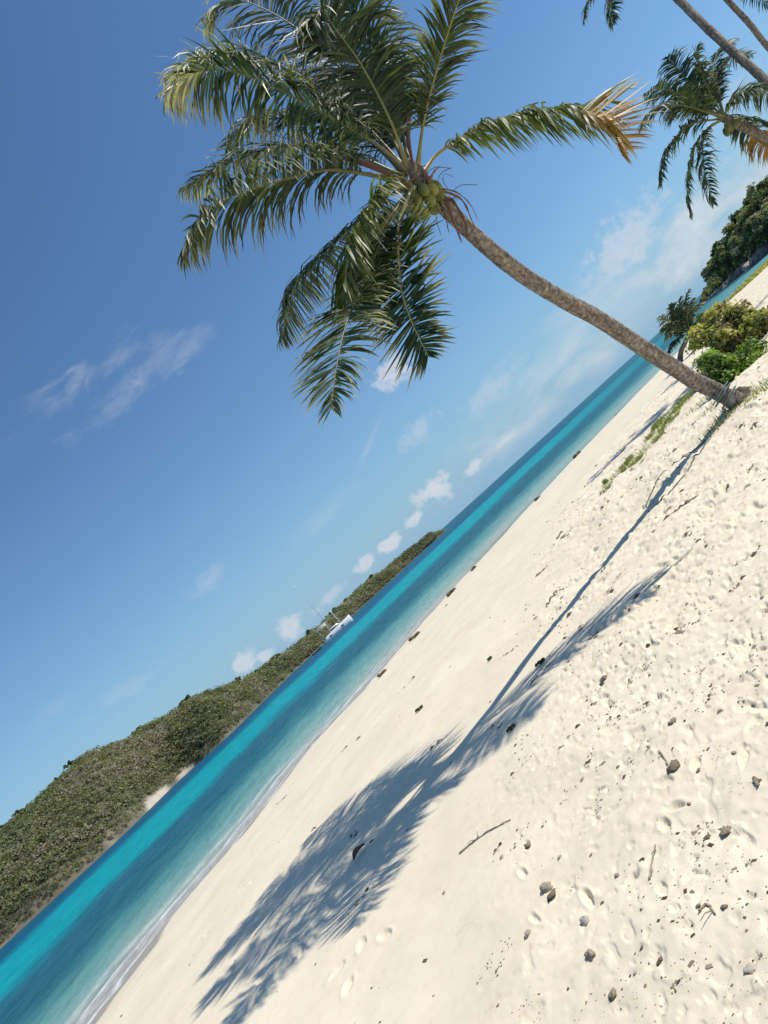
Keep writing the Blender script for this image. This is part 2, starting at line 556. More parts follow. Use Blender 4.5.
foam = np.maximum(foam, (.85 + .5 * br) * np.exp(-((w2 - 1.15 - wob) / .22) ** 2))
foam = np.maximum(foam, (.30 + .8 * br) * np.exp(-((w2 - .7 - wob) / .6) ** 2))
foam = np.maximum(foam, (.30 + .5 * br) * np.exp(-((w2 - 2.2 - wob * 1.4) / .30) ** 2))
foam = np.clip(foam, 0, 1) * fade_r
Z2 = ZW + (.015 * noise(X2 * .9, Y2 * .9, 12) + .02 * noise(X2 * .35 + 5, Y2 * .6, 13) * smooth(1, 6, w2)) * (R2.ravel() < 200)
Z2 = Z2 + .035 * np.exp(-((w2 - 1.15 - wob) / .25) ** 2) * fade_r
sea = mesh_np('sea', np.stack([X2, Y2, Z2], -1), grid_faces(len(q), len(az2)), M_SEA,
              attrs={'band': band, 'shore': w2, 'foam': foam, 'open': open_, 'lagoon': lag})
tag(sea, kind='structure')

# sandy sea bed under the far shallows is not seen: the water there is opaque

# ------------------------------------------------------------------ palm parts
GREEN_D = np.array([.018, .036, .017])
GREEN_M = np.array([.042, .072, .026])
GREEN_Y = np.array([.16, .19, .035])
ORANGE = np.array([.34, .185, .045])
PALE = np.array([.42, .38, .24])
BROWN = np.array([.15, .085, .045])


def leaflets(P, S_, N_, length, n, leaf, droop, fwd, lift, width, col_fn, wind, seed, start=.16, segs=4, up_side=None, tipw=.35):
    """strip leaflets along both sides of a rib. returns co, faces, col"""
    r = np.random.default_rng(seed)
    t = np.linspace(start, 1.0, n)
    T = np.gradient(P, axis=0); T /= np.linalg.norm(T, axis=1)[:, None]
    ti = t * (len(P) - 1)
    def smp(Aq): return np.stack([np.interp(ti, np.arange(len(P)), Aq[:, k]) for k in range(3)], -1)
    p0, Tt, St, Nt = smp(P), smp(T), smp(S_), smp(N_)
    cos_, cols, fcs, off = [], [], [], 0
    for side in (-1, 1):
        jit = r.normal(0, 1, (n, 6))
        env = np.sin(np.clip((t - start) / (1 - start), 0, 1) * PI * .80 + .36) ** .6
        env = np.where(t > .9, env * (1 - (t - .9) * 3.0), env)
        L = leaf * env * (1 + .10 * jit[:, 0])
        miss = r.random(n) < .07
        L = np.where(miss, L * .35, L)
        lf = lift
        wv1 = noise(t * 17 + seed, np.full(n, side * 3.7), seed) ; wv2 = noise(t * 9 + seed * 2, np.full(n, side * 1.3), seed + 1)
        dr = droop * (1 + .35 * jit[:, 1] + .5 * wv2)
        if up_side is not None and side == up_side[0]:
            k = smooth(up_side[1], up_side[1] + .1, t)
            lf = lift + (up_side[2] - lift) * k; dr = dr * (1 - k * .95)
        lf = np.broadcast_to(lf, t.shape)
        fw = fwd + .9 * smooth(.75, 1.0, t) + .12 * jit[:, 2] + .45 * wv1
        if up_side is not None and side == up_side[0]: fw = fw * (1 - smooth(up_side[1], up_side[1] + .1, t)) + .15 * k
        d = side * St * 1.0 + Tt * fw[:, None] + Nt * (lf + .14 * jit[:, 3] + .25 * wv2)[:, None]
        d /= np.linalg.norm(d, axis=1)[:, None]
        tw = .45 * jit[:, 4] + .4 * wv2
        pos = p0.copy()
        prof = [.45, 1.0, .92, .62, .04] if segs == 4 else [.6, 1.0, .6, .05]
        rows = []
        for s in range(segs + 1):
            wv = Tt - d * np.sum(Tt * d, axis=1)[:, None]
            wv = wv + Nt * tw[:, None]
            wv = wv - d * np.sum(wv * d, axis=1)[:, None]
            wv /= (np.linalg.norm(wv, axis=1)[:, None] + 1e-9)
            ww = width * prof[s] * (.6 + .4 * env)
            rows.append((pos - wv * ww[:, None] / 2, pos + wv * ww[:, None] / 2))
            pos = pos + d * (L / segs)[:, None]
            d = d + (np.array([0, 0, -1.0])[None, :] * dr[:, None] + wind[None, :] + r.normal(0, .035, (n, 3))) * (1.0 / segs) * (1 + .5 * s)
            d /= np.linalg.norm(d, axis=1)[:, None]
        co = np.stack([np.stack(rw, 1) for rw in rows], 1)          # n, segs+1, 2, 3
        col = np.zeros(co.shape)
        for s in range(segs + 1):
            cc = col_fn(t, s / segs, jit[:, 5], side)
            col[:, s, 0] = cc; col[:, s, 1] = cc
        base = np.arange(n)[:, None] * (segs + 1) * 2 + np.arange(segs)[None, :] * 2 + off
        f = np.stack([base, base + 1, base + 3, base + 2], -1).reshape(-1, 4)
        cos_.append(co.reshape(-1, 3)); cols.append(col.reshape(-1, 3)); fcs.append(f)
        off += n * (segs + 1) * 2
    return np.vstack(cos_), np.vstack(fcs), np.vstack(cols)


def col_std(base=GREEN_M, dark=GREEN_D, yellow=.0, tip_pale=.25, orange_from=None, pale_from=None):
    def f(t, s, j, side):
        k = np.clip(.5 + .3 * j, 0, 1)[:, None]
        c = dark * (1 - k) + base * k
        yb = np.clip(yellow + .12 * j, 0, 1)[:, None]
        c = c * (1 - yb) + GREEN_Y * yb
        if orange_from is not None:
            o = smooth(orange_from, orange_from + .14, t)[:, None]
            c = c * (1 - o) + ORANGE * (1 + .3 * np.clip(j, -1, 1)[:, None]) * o
        if pale_from is not None:
            o = smooth(pale_from, pale_from + .10, t)[:, None] * np.clip(.75 + .4 * j, 0, 1)[:, None]
            c = c * (1 - o) + np.array([.50, .47, .33]) * o
        p = np.clip(tip_pale * (s ** 3) * (1.2 + j), 0, .9)[:, None] if s > .7 else 0
        c = c * (1 - p) + PALE * p
        return np.clip(c, .004, .9)
    return f


def make_frond(parent, org, pts, leaf=.62, n=90, droop=1.1, fwd=.55, lift=.1, roll=0, width=.036, colf=None, wind=(0, 0, 0), seed=0,
               rib=.026, ribcol=(.20, .20, .07), start=.16, up_side=None, label=None, segs=4):
    P, L = spline(pts, 40)
    out = np.array([P[-1][0] - P[0][0], P[-1][1] - P[0][1], 0.0])
    out /= np.linalg.norm(out)
    side0 = np.cross(out, [0, 0, 1.0])
    T = np.gradient(P, axis=0); T /= np.linalg.norm(T, axis=1)[:, None]
    S_ = side0[None, :] - T * (T @ side0)[:, None]; S_ /= np.linalg.norm(S_, axis=1)[:, None]
    N_ = np.cross(S_, T)
    cr0, sr0 = math.cos(roll), math.sin(roll)
    S2 = S_ * cr0 + N_ * sr0; N2 = -S_ * sr0 + N_ * cr0
    tt = np.linspace(0, 1, 40)
    rr = rib * (1 - .88 * tt) + .042 * np.exp(-tt / .05)
    co, q_, t_ = tube(P, rr, 6, .7)
    rc = np.array(ribcol)[None, :] * (np.ones((len(co), 1)))
    fr = mesh_np('frond', co, [q_, t_], M_RIB, parent, org, rc)
    if label: fr['label'] = label
    co, f, cl = leaflets(P, S2, N2, L, n, leaf, droop, fwd, lift, width, colf or col_std(), np.array(wind, float), seed, start, segs, up_side)
    mesh_np('leaflets', co, f, M_LEAF, fr, org, cl, smooth_=False)
    return fr


def make_trunk(parent, org, pts, r0, r1, rings, seed, sides=26, flare=.35, samples=200):
    P, L = spline(pts, samples)
    s = np.linspace(0, 1, samples)
    R = r0 + (r1 - r0) * s ** .8 + flare * r0 * np.exp(-s * L / .35)
    a = np.arange(sides)
    ringn = (s * rings + .15 * np.sin(s * 37))
    saw = (ringn % 1.0)
    wob = 1 + (.055 * (1 - saw) ** 2)[:, None] + .055 * noise(np.cos(a * 2 * PI / sides)[None, :] * 1.6 + s[:, None] * L * 2.6, np.sin(a * 2 * PI / sides)[None, :] * 1.6 + s[:, None] * 3, seed)
    wob = wob + .06 * noise(a[None, :] * .9 + seed, s[:, None] * rings * 1.7, seed + 3)
    co, q_, t_ = tube(P, R, sides, 1.0, wob)
    ns = noise(a[None, :] * .8, s[:, None] * rings * .8, seed + 5)
    n2 = noise(np.cos(a * 2 * PI / sides)[None, :] * 1.2 + 3, s[:, None] * L * 1.3 + np.sin(a * 2 * PI / sides)[None, :], seed + 8)
    ccol = np.array([.245, .205, .17])[None, None, :] * (1 + .5 * ns[..., None]) * (1 - .45 * np.exp(-((saw - .06) / .12) ** 2))[:, None, None]
    ccol = ccol * (1 + .45 * n2[..., None])
    ccol = ccol.reshape(-1, 3)
    ccol = np.vstack([ccol, ccol[:1], ccol[-1:]])
    return mesh_np('trunk', co, [q_, t_], M_BARK, parent, org, np.clip(ccol, .02, .8))


def atp(px, py, Y, k=0.0):
    r = ray(px, py)
    return CAM + r * ((Y + k * CAM[2]) / (1 - k * r[2]))


# ------------------------------------------------------------------ main palm
pbase = hit(738, 402)
YB = pbase[1]
palm = empty('coconut_palm', pbase)
tag(palm, 'large leaning coconut palm with green nuts in front, its trunk bent low over the sand', 'palm tree', 'coconut palms')
tp = [pbase + np.array([.55, .12, -.50]), pbase + np.array([.28, .06, -.22]), pbase + np.array([.0, 0, .03])]
for (px, py, yy) in [(712, 389, 11.4), (690, 378, 11.25), (645, 349, 10.65), (600, 320, 10.05), (560, 298, 9.5), (520, 273, 9.0), (485, 245, 8.55), (458, 220, 8.25), (432, 195, 8.0), (418, 180, 7.95)]:
    tp.append(atp(px, py, yy))
make_trunk(palm, pbase, tp, .130, .083, 88, 4, flare=.20, samples=420, sides=30)
K = 8.0
fronds = [
    # points (px, py, Y), options
    dict(p=[(417, 172, 8.0), (424, 120, 7.85), (438, 65, 7.5), (463, -14, 7.1), (496, -112, 6.8)], roll=.35, droop=.6, fwd=.8, lift=.05, leaf=.46, ribc=(.25, .22, .07)),
    dict(p=[(409, 172, 8.0), (390, 120, 7.8), (362, 66, 7.7), (334, 27, 7.6), (322, 10, 7.5), (313, 24, 7.4)], droop=1.5, leaf=.74, lift=-.2, ribc=(.27, .25, .09), fwd=.5),
    dict(p=[(407, 172, 8.0), (373, 142, 7.85), (311, 106, 7.7), (248, 76, 7.7), (203, 70, 7.7), (168, 92, 7.7)], droop=1.35, leaf=.66, lift=-.1, tip=.9, pale=.82, ribc=(.22, .18, .09)),
    dict(p=[(407, 170, 8.0), (355, 115, 8.3), (300, 76, 8.5), (250, 56, 8.65), (205, 57, 8.7), (170, 76, 8.75)], droop=1.2, leaf=.66, tip=1.2, pale=.80),
    dict(p=[(409, 168, 8.0), (365, 95, 8.35), (305, 35, 8.75), (262, 8, 8.95), (228, 0, 9.05), (206, 22, 9.1)], droop=1.3, leaf=.70, tip=.8, pale=.88),
    dict(p=[(405, 178, 8.0), (345, 152, 8.35), (280, 148, 8.7), (230, 163, 8.9), (186, 188, 9.0)], droop=1.3, leaf=.62, tip=1.3, yel=.25),
    dict(p=[(403, 182, 8.0), (360, 173, 7.75), (319, 171, 7.4), (244, 192, 6.8), (208, 211, 6.5), (186, 246, 6.3)], droop=1.2, leaf=.60),
    dict(p=[(408, 188, 8.0), (380, 200, 8.5), (356, 223, 8.9), (322, 255, 9.5), (294, 288, 10.0), (282, 338, 10.3)], droop=1.6, leaf=.60, lift=-.1),
    dict(p=[(411, 190, 8.0), (390, 221, 7.8), (364, 283, 7.35), (346, 325, 6.75), (336, 370, 6.35), (331, 408, 6.05)], droop=.25, leaf=.52, fwd=.5, roll=.5, yel=.1, tip=.7),
    dict(p=[(412, 190, 7.95), (402, 212, 7.75), (398, 232, 7.6), (401, 285, 7.4), (411, 320, 7.3), (428, 356, 7.25)], droop=.12, leaf=.60, fwd=.05, roll=.25, ribc=(.50, .46, .22), rib=.034, tip=.8, start=.26),
    dict(p=[(409, 186, 7.95), (388, 190, 7.6), (364, 215, 7.3), (350, 250, 7.15), (343, 300, 7.05)], droop=1.4, leaf=.60, yel=.55, ribc=(.3, .3, .08)),
    dict(p=[(420, 178, 8.0), (440, 152, 8.1), (488, 125, 7.85), (548, 110, 7.55), (588, 115, 7.3), (610, 126, 7.15), (622, 150, 7.1)], droop=2.6, leaf=.64, orange=.70, yel=.55, up=True, tip=.15, ribc=(.3, .25, .1)),
    dict(p=[(409, 170, 8.05), (388, 118, 8.7), (362, 84, 9.4), (335, 82, 9.9)], droop=1.2, leaf=.66),
    dict(p=[(406, 174, 8.05), (362, 136, 8.5), (305, 112, 9.1), (255, 118, 9.4), (228, 145, 9.5)], droop=1.1, leaf=.66),
    dict(p=[(410, 190, 8.1), (392, 212, 8.5), (372, 250, 8.8), (362, 300, 8.9)], droop=1.0, leaf=.60, yel=.1, dark=True),
    dict(p=[(411, 168, 8.0), (395, 110, 8.3), (372, 60, 8.6), (352, 20, 8.85), (345, -12, 9.0)], droop=1.0, leaf=.62),
]
for k, fd in enumerate(fronds):
    pts = [atp(*p) for p in fd['p']]
    cf = col_std(yellow=fd.get('yel', 0), tip_pale=fd.get('tip', .35), orange_from=fd.get('orange'), pale_from=fd.get('pale'))
    make_frond(palm, pbase, pts, leaf=fd['leaf'] * 1.12, n=150, width=.027, droop=fd['droop'], fwd=fd.get('fwd', .55), lift=fd.get('lift', .1), roll=fd.get('roll', 0),
               colf=cf, wind=(-.25, 0, .05), seed=100 + k, ribcol=fd.get('ribc', (.17, .16, .06)), rib=fd.get('rib', .026) * 1.0, start=fd.get('start', .17),
               up_side=(-1, .66, .9) if fd.get('up') else None,
               label={11: 'right frond with its outer leaflets dried orange', 9: 'hanging frond with a pale yellow rib', 10: 'yellow green frond over the nuts'}.get(k))


def ellipsoid(c, ax, rx, rl, n=14, m_=12):
    """nut: long axis ax"""
    ax = np.array(ax, float); ax /= np.linalg.norm(ax)
    a = np.linspace(0, PI, m_)
    P = np.array(c)[None, :] - np.cos(a)[:, None] * ax[None, :] * rl
    rr = np.sin(a) ** .85 * rx * (1 + .10 * np.cos(a)) + 1e-4
    an = np.linspace(0, 2 * PI, n, endpoint=False)
    w = 1 + .06 * np.cos(an * 3)
    ref = np.array([1, 0, 0]) if abs(ax[0]) < .8 else np.array([0, 1, 0])
    N = np.cross(ax, ref); N /= np.linalg.norm(N); B = np.cross(ax, N)
    co = P[:, None, :] + (rr[:, None] * w[None, :])[..., None] * (np.cos(an)[None, :, None] * N + np.sin(an)[None, :, None] * B)
    return co.reshape(-1, 3), grid_faces(m_, n, True)


nutpx = [(414, 209, 7.86), (424, 213, 7.84), (434, 208, 7.88), (418, 199, 7.80), (430, 200, 7.80), (432, 190, 7.82), (436, 186, 7.92), (440, 196, 7.95), (407, 201, 7.9), (424, 190, 7.72)]
top = atp(418, 180, 7.98)
for k, p in enumerate(nutpx):
    c = atp(*p)
    ax = c - (top + np.array([0, 0, .1])); ax /= np.linalg.norm(ax); ax = ax + np.array([0, 0, -.6])
    co, f = ellipsoid(c, ax, .054 + .006 * (k % 3), .078)
    cc = np.array([.17, .19, .045]) * (1 + .2 * math.sin(k * 2.1))
    if k in (5,): cc = np.array([.26, .22, .05])
    o = mesh_np('coconut', co, f, M_NUT, palm, pbase, np.broadcast_to(cc, co.shape))
    st, q_, t_ = tube(np.array([c - ax / np.linalg.norm(ax) * .09, (c + top) / 2 + [0, 0, .03], top]), [.014, .010, .012], 6)
    mesh_np('stalk', st, [q_, t_], M_RIB, o, pbase, np.broadcast_to((.25, .24, .08), st.shape))
# spathes, pointed brown sheaths
for pts, r_ in (([(413, 165, 7.9), (408, 135, 7.9), (411, 100, 7.92)], .034), ([(400, 180, 7.85), (368, 165, 7.7), (330, 154, 7.6)], .032)):
    P, L = spline([atp(*p) for p in pts], 14)
    s = np.linspace(0, 1, 14)
    co, q_, t_ = tube(P, r_ * (np.sin(s * PI * .93 + .12) ** .7), 8, .7)
    mesh_np('spathe', co, [q_, t_], M_DRY, palm, pbase, np.broadcast_to((.17, .075, .05), co.shape))
rm, rf = ellipsoid(pbase + np.array([.06, .02, -.02]), (1, .2, .5), .17, .20, 22, 16)
rm = rm + .05 * np.stack([noise(rm[:, 0] * 9, rm[:, 2] * 9 + rm[:, 1] * 7, 5), noise(rm[:, 1] * 9, rm[:, 2] * 9 + 5, 6), noise(rm[:, 0] * 9, rm[:, 1] * 9, 7)], -1)
mesh_np('root_mass', rm, rf, M_DRY, palm, pbase, np.array([.12, .095, .07]) * (1 + .6 * noise(rm[:, 0] * 20, rm[:, 2] * 20, 8))[:, None])
# fibrous crown shaft and old leaf bases
P, L = spline([atp(440, 203, 8.05), atp(428, 190, 7.98), atp(416, 176, 7.98), atp(410, 158, 7.98)], 14)
co, q_, t_ = tube(P, np.array([.094, .10, .10, .10, .10, .095, .09, .085, .08, .07, .06, .05, .04, .02]), 14, 1.0, 1 + .25 * noise(np.arange(14)[:, None] * .7, np.arange(14)[None, :] * .9, 2))
mesh_np('leaf_bases', co, [q_, t_], M_DRY, palm, pbase, np.array([.24, .185, .12]) * (1 + .5 * noise(np.arange(len(co)) * .35, np.arange(len(co)) * .1, 6))[:, None])
# dry hanging husks beside the nuts
rr = random.Random(5)
pl = []
for (pts, wd) in (([(418, 196, 7.8), (424, 186, 7.8), (424, 172, 7.85)], .05), ([(400, 186, 7.85), (412, 180, 7.8), (420, 168, 7.85)], .045), ([(434, 192, 7.9), (428, 178, 7.85), (418, 162, 7.9)], .05), ([(428, 184, 7.82), (434, 172, 7.85), (440, 166, 7.9)], .04), ([(438, 188, 8.0), (456, 192, 7.95), (470, 204, 7.95), (479, 222, 7.95)], .022), ([(438, 192, 8.0), (448, 205, 7.9), (455, 225, 7.9), (462, 243, 7.9)], .030),
                  ([(440, 196, 8.0), (452, 200, 7.85), (464, 220, 7.9), (468, 238, 7.9)], .026), ([(436, 194, 8.0), (444, 212, 7.9), (449, 233, 7.95)], .02),
                  ([(440, 190, 8.1), (462, 200, 8.2), (474, 226, 8.2)], .02)):
    P, L = spline([atp(*p) for p in pts], 16)
    s = np.linspace(0, 1, 16)
    co, q_, t_ = tube(P, wd * (1 - .8 * s) * (1 + .3 * np.sin(s * 23)), 6, .45)
    pl.append((co, q_, t_, np.array([.20, .11, .07]) * rr.uniform(.7, 1.4)))
for k in range(26):
    a0 = atp(425 + rr.uniform(-20, 20), 185 + rr.uniform(-8, 20), 7.9)
    d = np.array([rr.uniform(-.35, .35), rr.uniform(-.3, .2), rr.uniform(-.30, .05)])
    P, L = spline([a0, a0 + d * .6 + [0, 0, .08], a0 + d], 8)
    co, q_, t_ = tube(P, .0035, 4)
    pl.append((co, q_, t_, (.14, .10, .05)))
co, F, cl = join(pl)
mesh_np('dry_husk', co, F, M_DRY, palm, pbase, cl)

# ------------------------------------------------------------------ generic farther palms
def far_palm(name, base, trunk_pts, crown, tips, r0, r1, label, group, leaf, n, width, seed, rib=.03, orange=(), arch=.16, wind=(-.2, 0, 0), droopk=1.3, nuts=True, samples=120, parent_tag='palm tree'):
    root = empty(name, base)
    tag(root, label, parent_tag, group)
    make_trunk(root, base, trunk_pts, r0, r1, 60, seed, sides=16, samples=samples)
    r_ = random.Random(seed)
    for k, tip in enumerate(tips):
        tip = np.array(tip); c = np.array(crown)
        L = np.linalg.norm(tip - c)
        m1 = c + (tip - c) * .35 + np.array([0, 0, arch * 1.25 * L])
        m2 = c + (tip - c) * .72 + np.array([0, 0, arch * 1.05 * L])
        cf = col_std(base=GREEN_M * r_.uniform(.8, 1.3), yellow=r_.uniform(0, .12), tip_pale=r_.uniform(.3, .9), orange_from=.45 if k in orange else None)
        make_frond(root, base, [c, m1, m2, tip], leaf=leaf * r_.uniform(.85, 1.1), n=n, droop=droopk * r_.uniform(.7, 1.2), fwd=.55, lift=.0, roll=r_.uniform(-.3, .3),
                   width=width, colf=cf, wind=wind, seed=seed * 31 + k, rib=rib, segs=3)
    if nuts:
        for k in range(5):
            a = k * 1.25
            c = np.array(crown) + np.array([.17 * math.cos(a), .17 * math.sin(a), -.28 + .08 * math.sin(k * 3)])
            co, f = ellipsoid(c, (.3 * math.cos(a), .3 * math.sin(a), -1), .09, .13, 8, 7)
            mesh_np('coconut', co, f, M_NUT, root, base, np.broadcast_to((.15, .15, .05), co.shape))
    return root


def foot(px, py, Y):
    p = at(px, py, Y); return np.array([p[0], p[1], ground(p[0], p[1])])


# palm with the full crown at the right edge
Yc = 20.0
cc = at(724, 118, Yc)
b2 = foot(900, 262, 22.0)
tips2 = [at(646, 93, 19.2), at(668, 57, 20.6), at(699, 46, 19.6), at(735, 40, 20.8), at(642, 128, 18.7), at(660, 183, 19.6), at(690, 214, 20.4), at(713, 203, 19.3),
         at(762, 88, 19.0), at(800, 140, 19.6), at(776, 156, 20.8), at(752, 55, 21.4), at(672, 120, 22.0), at(690, 85, 21.8), at(790, 100, 21.2)]
far_palm('coconut_palm', b2, [b2 + [0, 0, -.3], b2 + [0, 0, .1], (b2 * .62 + cc * .38) + [.5, 0, .1], (b2 * .3 + cc * .7) + [.25, 0, .25], cc], cc, tips2, .17, .11,
         'distant coconut palm whose whole round crown shows near the right edge above the headland', 'coconut palms', .62, 64, .05, 11, orange=(9, 10))
# tall thin palms crossing the upper right corner
Yt = 19.5
c3 = at(646, -32, 20.6)
b3 = foot(884, 208, 18.6)
tr3 = [b3 + [0, 0, -.3], b3 + [0, 0, .1], at(830, 150, 18.9), at(798, 114, 19.2), at(768, 83, 19.5), at(730, 49, 19.9), at(700, 21, 20.2), at(672, -7, 20.5), c3]
tips3 = [at(584, 20, 20.2), at(613, 24, 19.8), at(560, -40, 20.0), at(590, -90, 20.4), at(640, -120, 21.0), at(700, -95, 21.4), at(715, -50, 21.6), at(600, -60, 22.4), at(560, -10, 21.6), at(680, -80, 19.0), at(630, -10, 22.6)]
far_palm('coconut_palm', b3, tr3, c3, tips3, .125, .10,
         'tall palm with the thicker bare grey trunk crossing the upper right corner', 'coconut palms', .6, 60, .05, 12)
c4 = at(688, -52, 26)
b4 = foot(897, 177, 27)
tr4 = [b4 + [0, 0, -.3], b4 + [0, 0, .1], at(840, 118, 26.7), at(800, 80, 26.4), at(768, 47, 26.2), at(748, 22, 26.1), at(725, -3, 26), c4]
tips4 = [at(690, -135, 26), at(742, -110, 26.6), at(772, 8, 25.0), at(745, -60, 25), at(640, -110, 26), at(625, -60, 27), at(650, -95, 28), at(752, -30, 27.5), at(720, -125, 25)]
far_palm('coconut_palm', b4, tr4, c4, tips4, .115, .09,
         'tall palm with the thinner dark trunk curving through the extreme upper right corner', 'coconut palms', .6, 54, .05, 13)
# young palm by the water
b5 = hit(681, 364)
Yp = b5[1]
c5 = at(690, 333, Yp)
tips5 = [at(662, 328, Yp - .3), at(660, 317, Yp + .6), at(671, 305, Yp - .5), at(688, 291, Yp), at(700, 303, Yp + .7), at(707, 316, Yp - .6), at(668, 352, Yp - .2),
         at(703, 345, Yp + .5), at(676, 312, Yp + 1.2), at(692, 300, Yp - 1.1), at(665, 338, Yp - 1.0), at(711, 326, Yp + .2), at(680, 298, Yp + .4)]
far_palm('young_palm', b5, [b5 + [0, 0, -.2], b5 + [0, 0, .05], at(681, 352, Yp), at(685, 343, Yp), c5], c5, tips5, .12, .09,
         'small dark young palm with a short curved trunk near the water, left of the bush', 'young palms', .55, 46, .07, 14, arch=.10, nuts=False, samples=60)

# ------------------------------------------------------------------ bushes
def leaf_cloud(centers, radii, per, size, cols, seed, aspect=1.5, up=.4, flat=.85, var=(.7, 1.35)):
    """many small bent leaves in clumps. centers (n,3)"""
    r = np.random.default_rng(seed)
    n = len(centers)
    c = np.repeat(np.asarray(centers), per, 0); ra = np.repeat(np.asarray(radii), per)
    N = len(c)
    d = r.normal(0, 1, (N, 3)); d /= np.linalg.norm(d, axis=1)[:, None]
    d[:, 2] = np.where(d[:, 2] < -.35, -d[:, 2], d[:, 2])
    rr_ = ra * (r.random(N) ** .45)
    p = c + d * rr_[:, None] * np.array([1, 1, flat])
    nn = d + np.array([0, 0, up]) + r.normal(0, .55, (N, 3)); nn /= np.linalg.norm(nn, axis=1)[:, None]
    a = np.cross(nn, r.normal(0, 1, (N, 3))); a /= np.linalg.norm(a, axis=1)[:, None]
    b = np.cross(nn, a)
    s = np.broadcast_to(np.asarray(size, float), (n,)); s = np.repeat(s, per) * r.uniform(.6, 1.35, N)
    A_, B_ = a * (s * aspect / 2)[:, None], b * (s / 2)[:, None]
    co = np.stack([p - A_, p + B_ * .9 - A_ * .1 + nn * (s * .08)[:, None], p + A_ - nn * (s * .12)[:, None], p - B_ * .9 - A_ * .1 + nn * (s * .08)[:, None]], 1).reshape(-1, 3)
    f = np.arange(N * 4).reshape(-1, 4)
    cl = np.repeat(np.asarray(cols), per, 0) * r.uniform(*var, (N, 1))
    return co, f, np.repeat(np.clip(cl, .004, .9), 4, 0)


def bush(name, label, cat, px_list, size, per, cols, seed, rad=.28, leafmat=None, group=None, stems=14):
    base = hit(*px_list['base'])
    root = empty(name, base); tag(root, label, cat, group)
    r = np.random.default_rng(seed)
    cs, rs, co_ = [], [], []
    for (px, py, dy, R) in px_list['lobes']:
        c0 = at(px, py, base[1] + dy)
        k = int(10 * (R / .4) ** 2) + 4
        for _ in range(k):
            d = r.normal(0, 1, 3); d /= np.linalg.norm(d); d[2] *= .8
            p = c0 + d * R * r.uniform(.45, 1.0)
            g = ground(p[0], p[1])
            if p[2] < g + .05: p[2] = g + .06 + .1 * r.random()
            cs.append(p); rs.append(rad * r.uniform(.5, 1.1)); co_.append(cols[r.integers(len(cols))])
    co, f, cl = leaf_cloud(cs, rs, per, size, co_, seed)
    mesh_np('foliage', co, f, leafmat or M_BUSH, root, base, cl, smooth_=False)
    parts = []
    for k in range(stems):
        tgt = cs[r.integers(len(cs))]
        st = base + np.array([r.uniform(-.3, .3), r.uniform(-.2, .2), -.1])
        P, L = spline([st, (st + tgt) / 2 + r.normal(0, .08, 3), tgt], 10)
        c_, q_, t_ = tube(P, np.linspace(.022, .006, 10), 5); parts.append((c_, q_, t_, (.16, .12, .08)))
    co, F, cl = join(parts)
    mesh_np('stem', co, F, M_DRY, root, base, cl)
    return root


YG = [np.array(c) for c in ((.28, .28, .07), (.38, .34, .12), (.19, .22, .07), (.10, .13, .05), (.20, .15, .09))]
GG = [np.array(c) for c in ((.19, .30, .05), (.26, .37, .06), (.13, .21, .04), (.07, .12, .03))]
bush('sea_grape_bush', 'yellow green broad-leaved bush standing behind the low bright green one', 'bush',
     dict(base=(735, 362), lobes=[(712, 335, .6, .42), (722, 322, .9, .45), (738, 322, .6, .4), (752, 322, .3, .5), (745, 345, .4, .45), (725, 345, .3, .42), (764, 328, 0, .5), (716, 318, 1.2, .3), (760, 345, .3, .4)]),
     .075, 60, YG, 41, rad=.30, stems=30)
bush('low_bush', 'low bright green leafy bush on the sand just beyond the leaning trunk', 'bush',
     dict(base=(730, 383), lobes=[(715, 368, .3, .32), (728, 368, .2, .40), (742, 365, .1, .40), (756, 356, .2, .34), (708, 362, .6, .25), (735, 376, 0, .28), (722, 378, 0, .2)]),
     .05, 80, GG, 42, rad=.22, stems=24)

# ------------------------------------------------------------------ grass patches
def grass(name, label, spots, n, hgt, cols, seed, wid=.012, leafmat=None):
    r = random.Random(seed)
    parts_co, faces, cl = [], [], []
    off = 0
    for _ in range(n):
        (px, py, rx, ry) = spots[r.randrange(len(spots))]
        a = r.uniform(0, 2 * PI); q_ = math.sqrt(r.random())
        # spread on the ground in metres round the spot
        g0 = px + rx * q_ * math.cos(a), py + ry * q_ * math.sin(a)
        x, y = g0
        z = ground(x, y)
        h = hgt * r.uniform(.4, 1.2)
        an = r.uniform(0, 2 * PI); lean = r.uniform(.1, .9)
        dx, dy = math.cos(an) * lean * h, math.sin(an) * lean * h
        w = wid * r.uniform(.6, 1.3); wx, wy = -math.sin(an) * w, math.cos(an) * w
        p0 = np.array([x, y, z - .01]); p1 = p0 + [dx * .35, dy * .35, h * .65]; p2 = p0 + [dx, dy, h]
        ww = np.array([wx, wy, 0])
        parts_co += [p0 - ww, p0 + ww, p1 + ww * .7, p1 - ww * .7, p2]
        faces.append((off, off + 1, off + 2, off + 3)); faces.append((off + 3, off + 2, off + 4, off + 4))
        c = np.array(cols[r.randrange(len(cols))]) * r.uniform(.7, 1.3)
        cl += [c] * 5
        off += 5
    q4 = np.array([f for f in faces if f[2] != f[3]]); t3 = np.array([f[:3] for f in faces if f[2] == f[3]])
    o = mesh_np(name, np.array(parts_co), [q4, t3], leafmat or M_BUSH, None, None, np.clip(np.array(cl), 0, 1), smooth_=False)
    tag(o, label, 'grass', None, 'stuff')
    return o


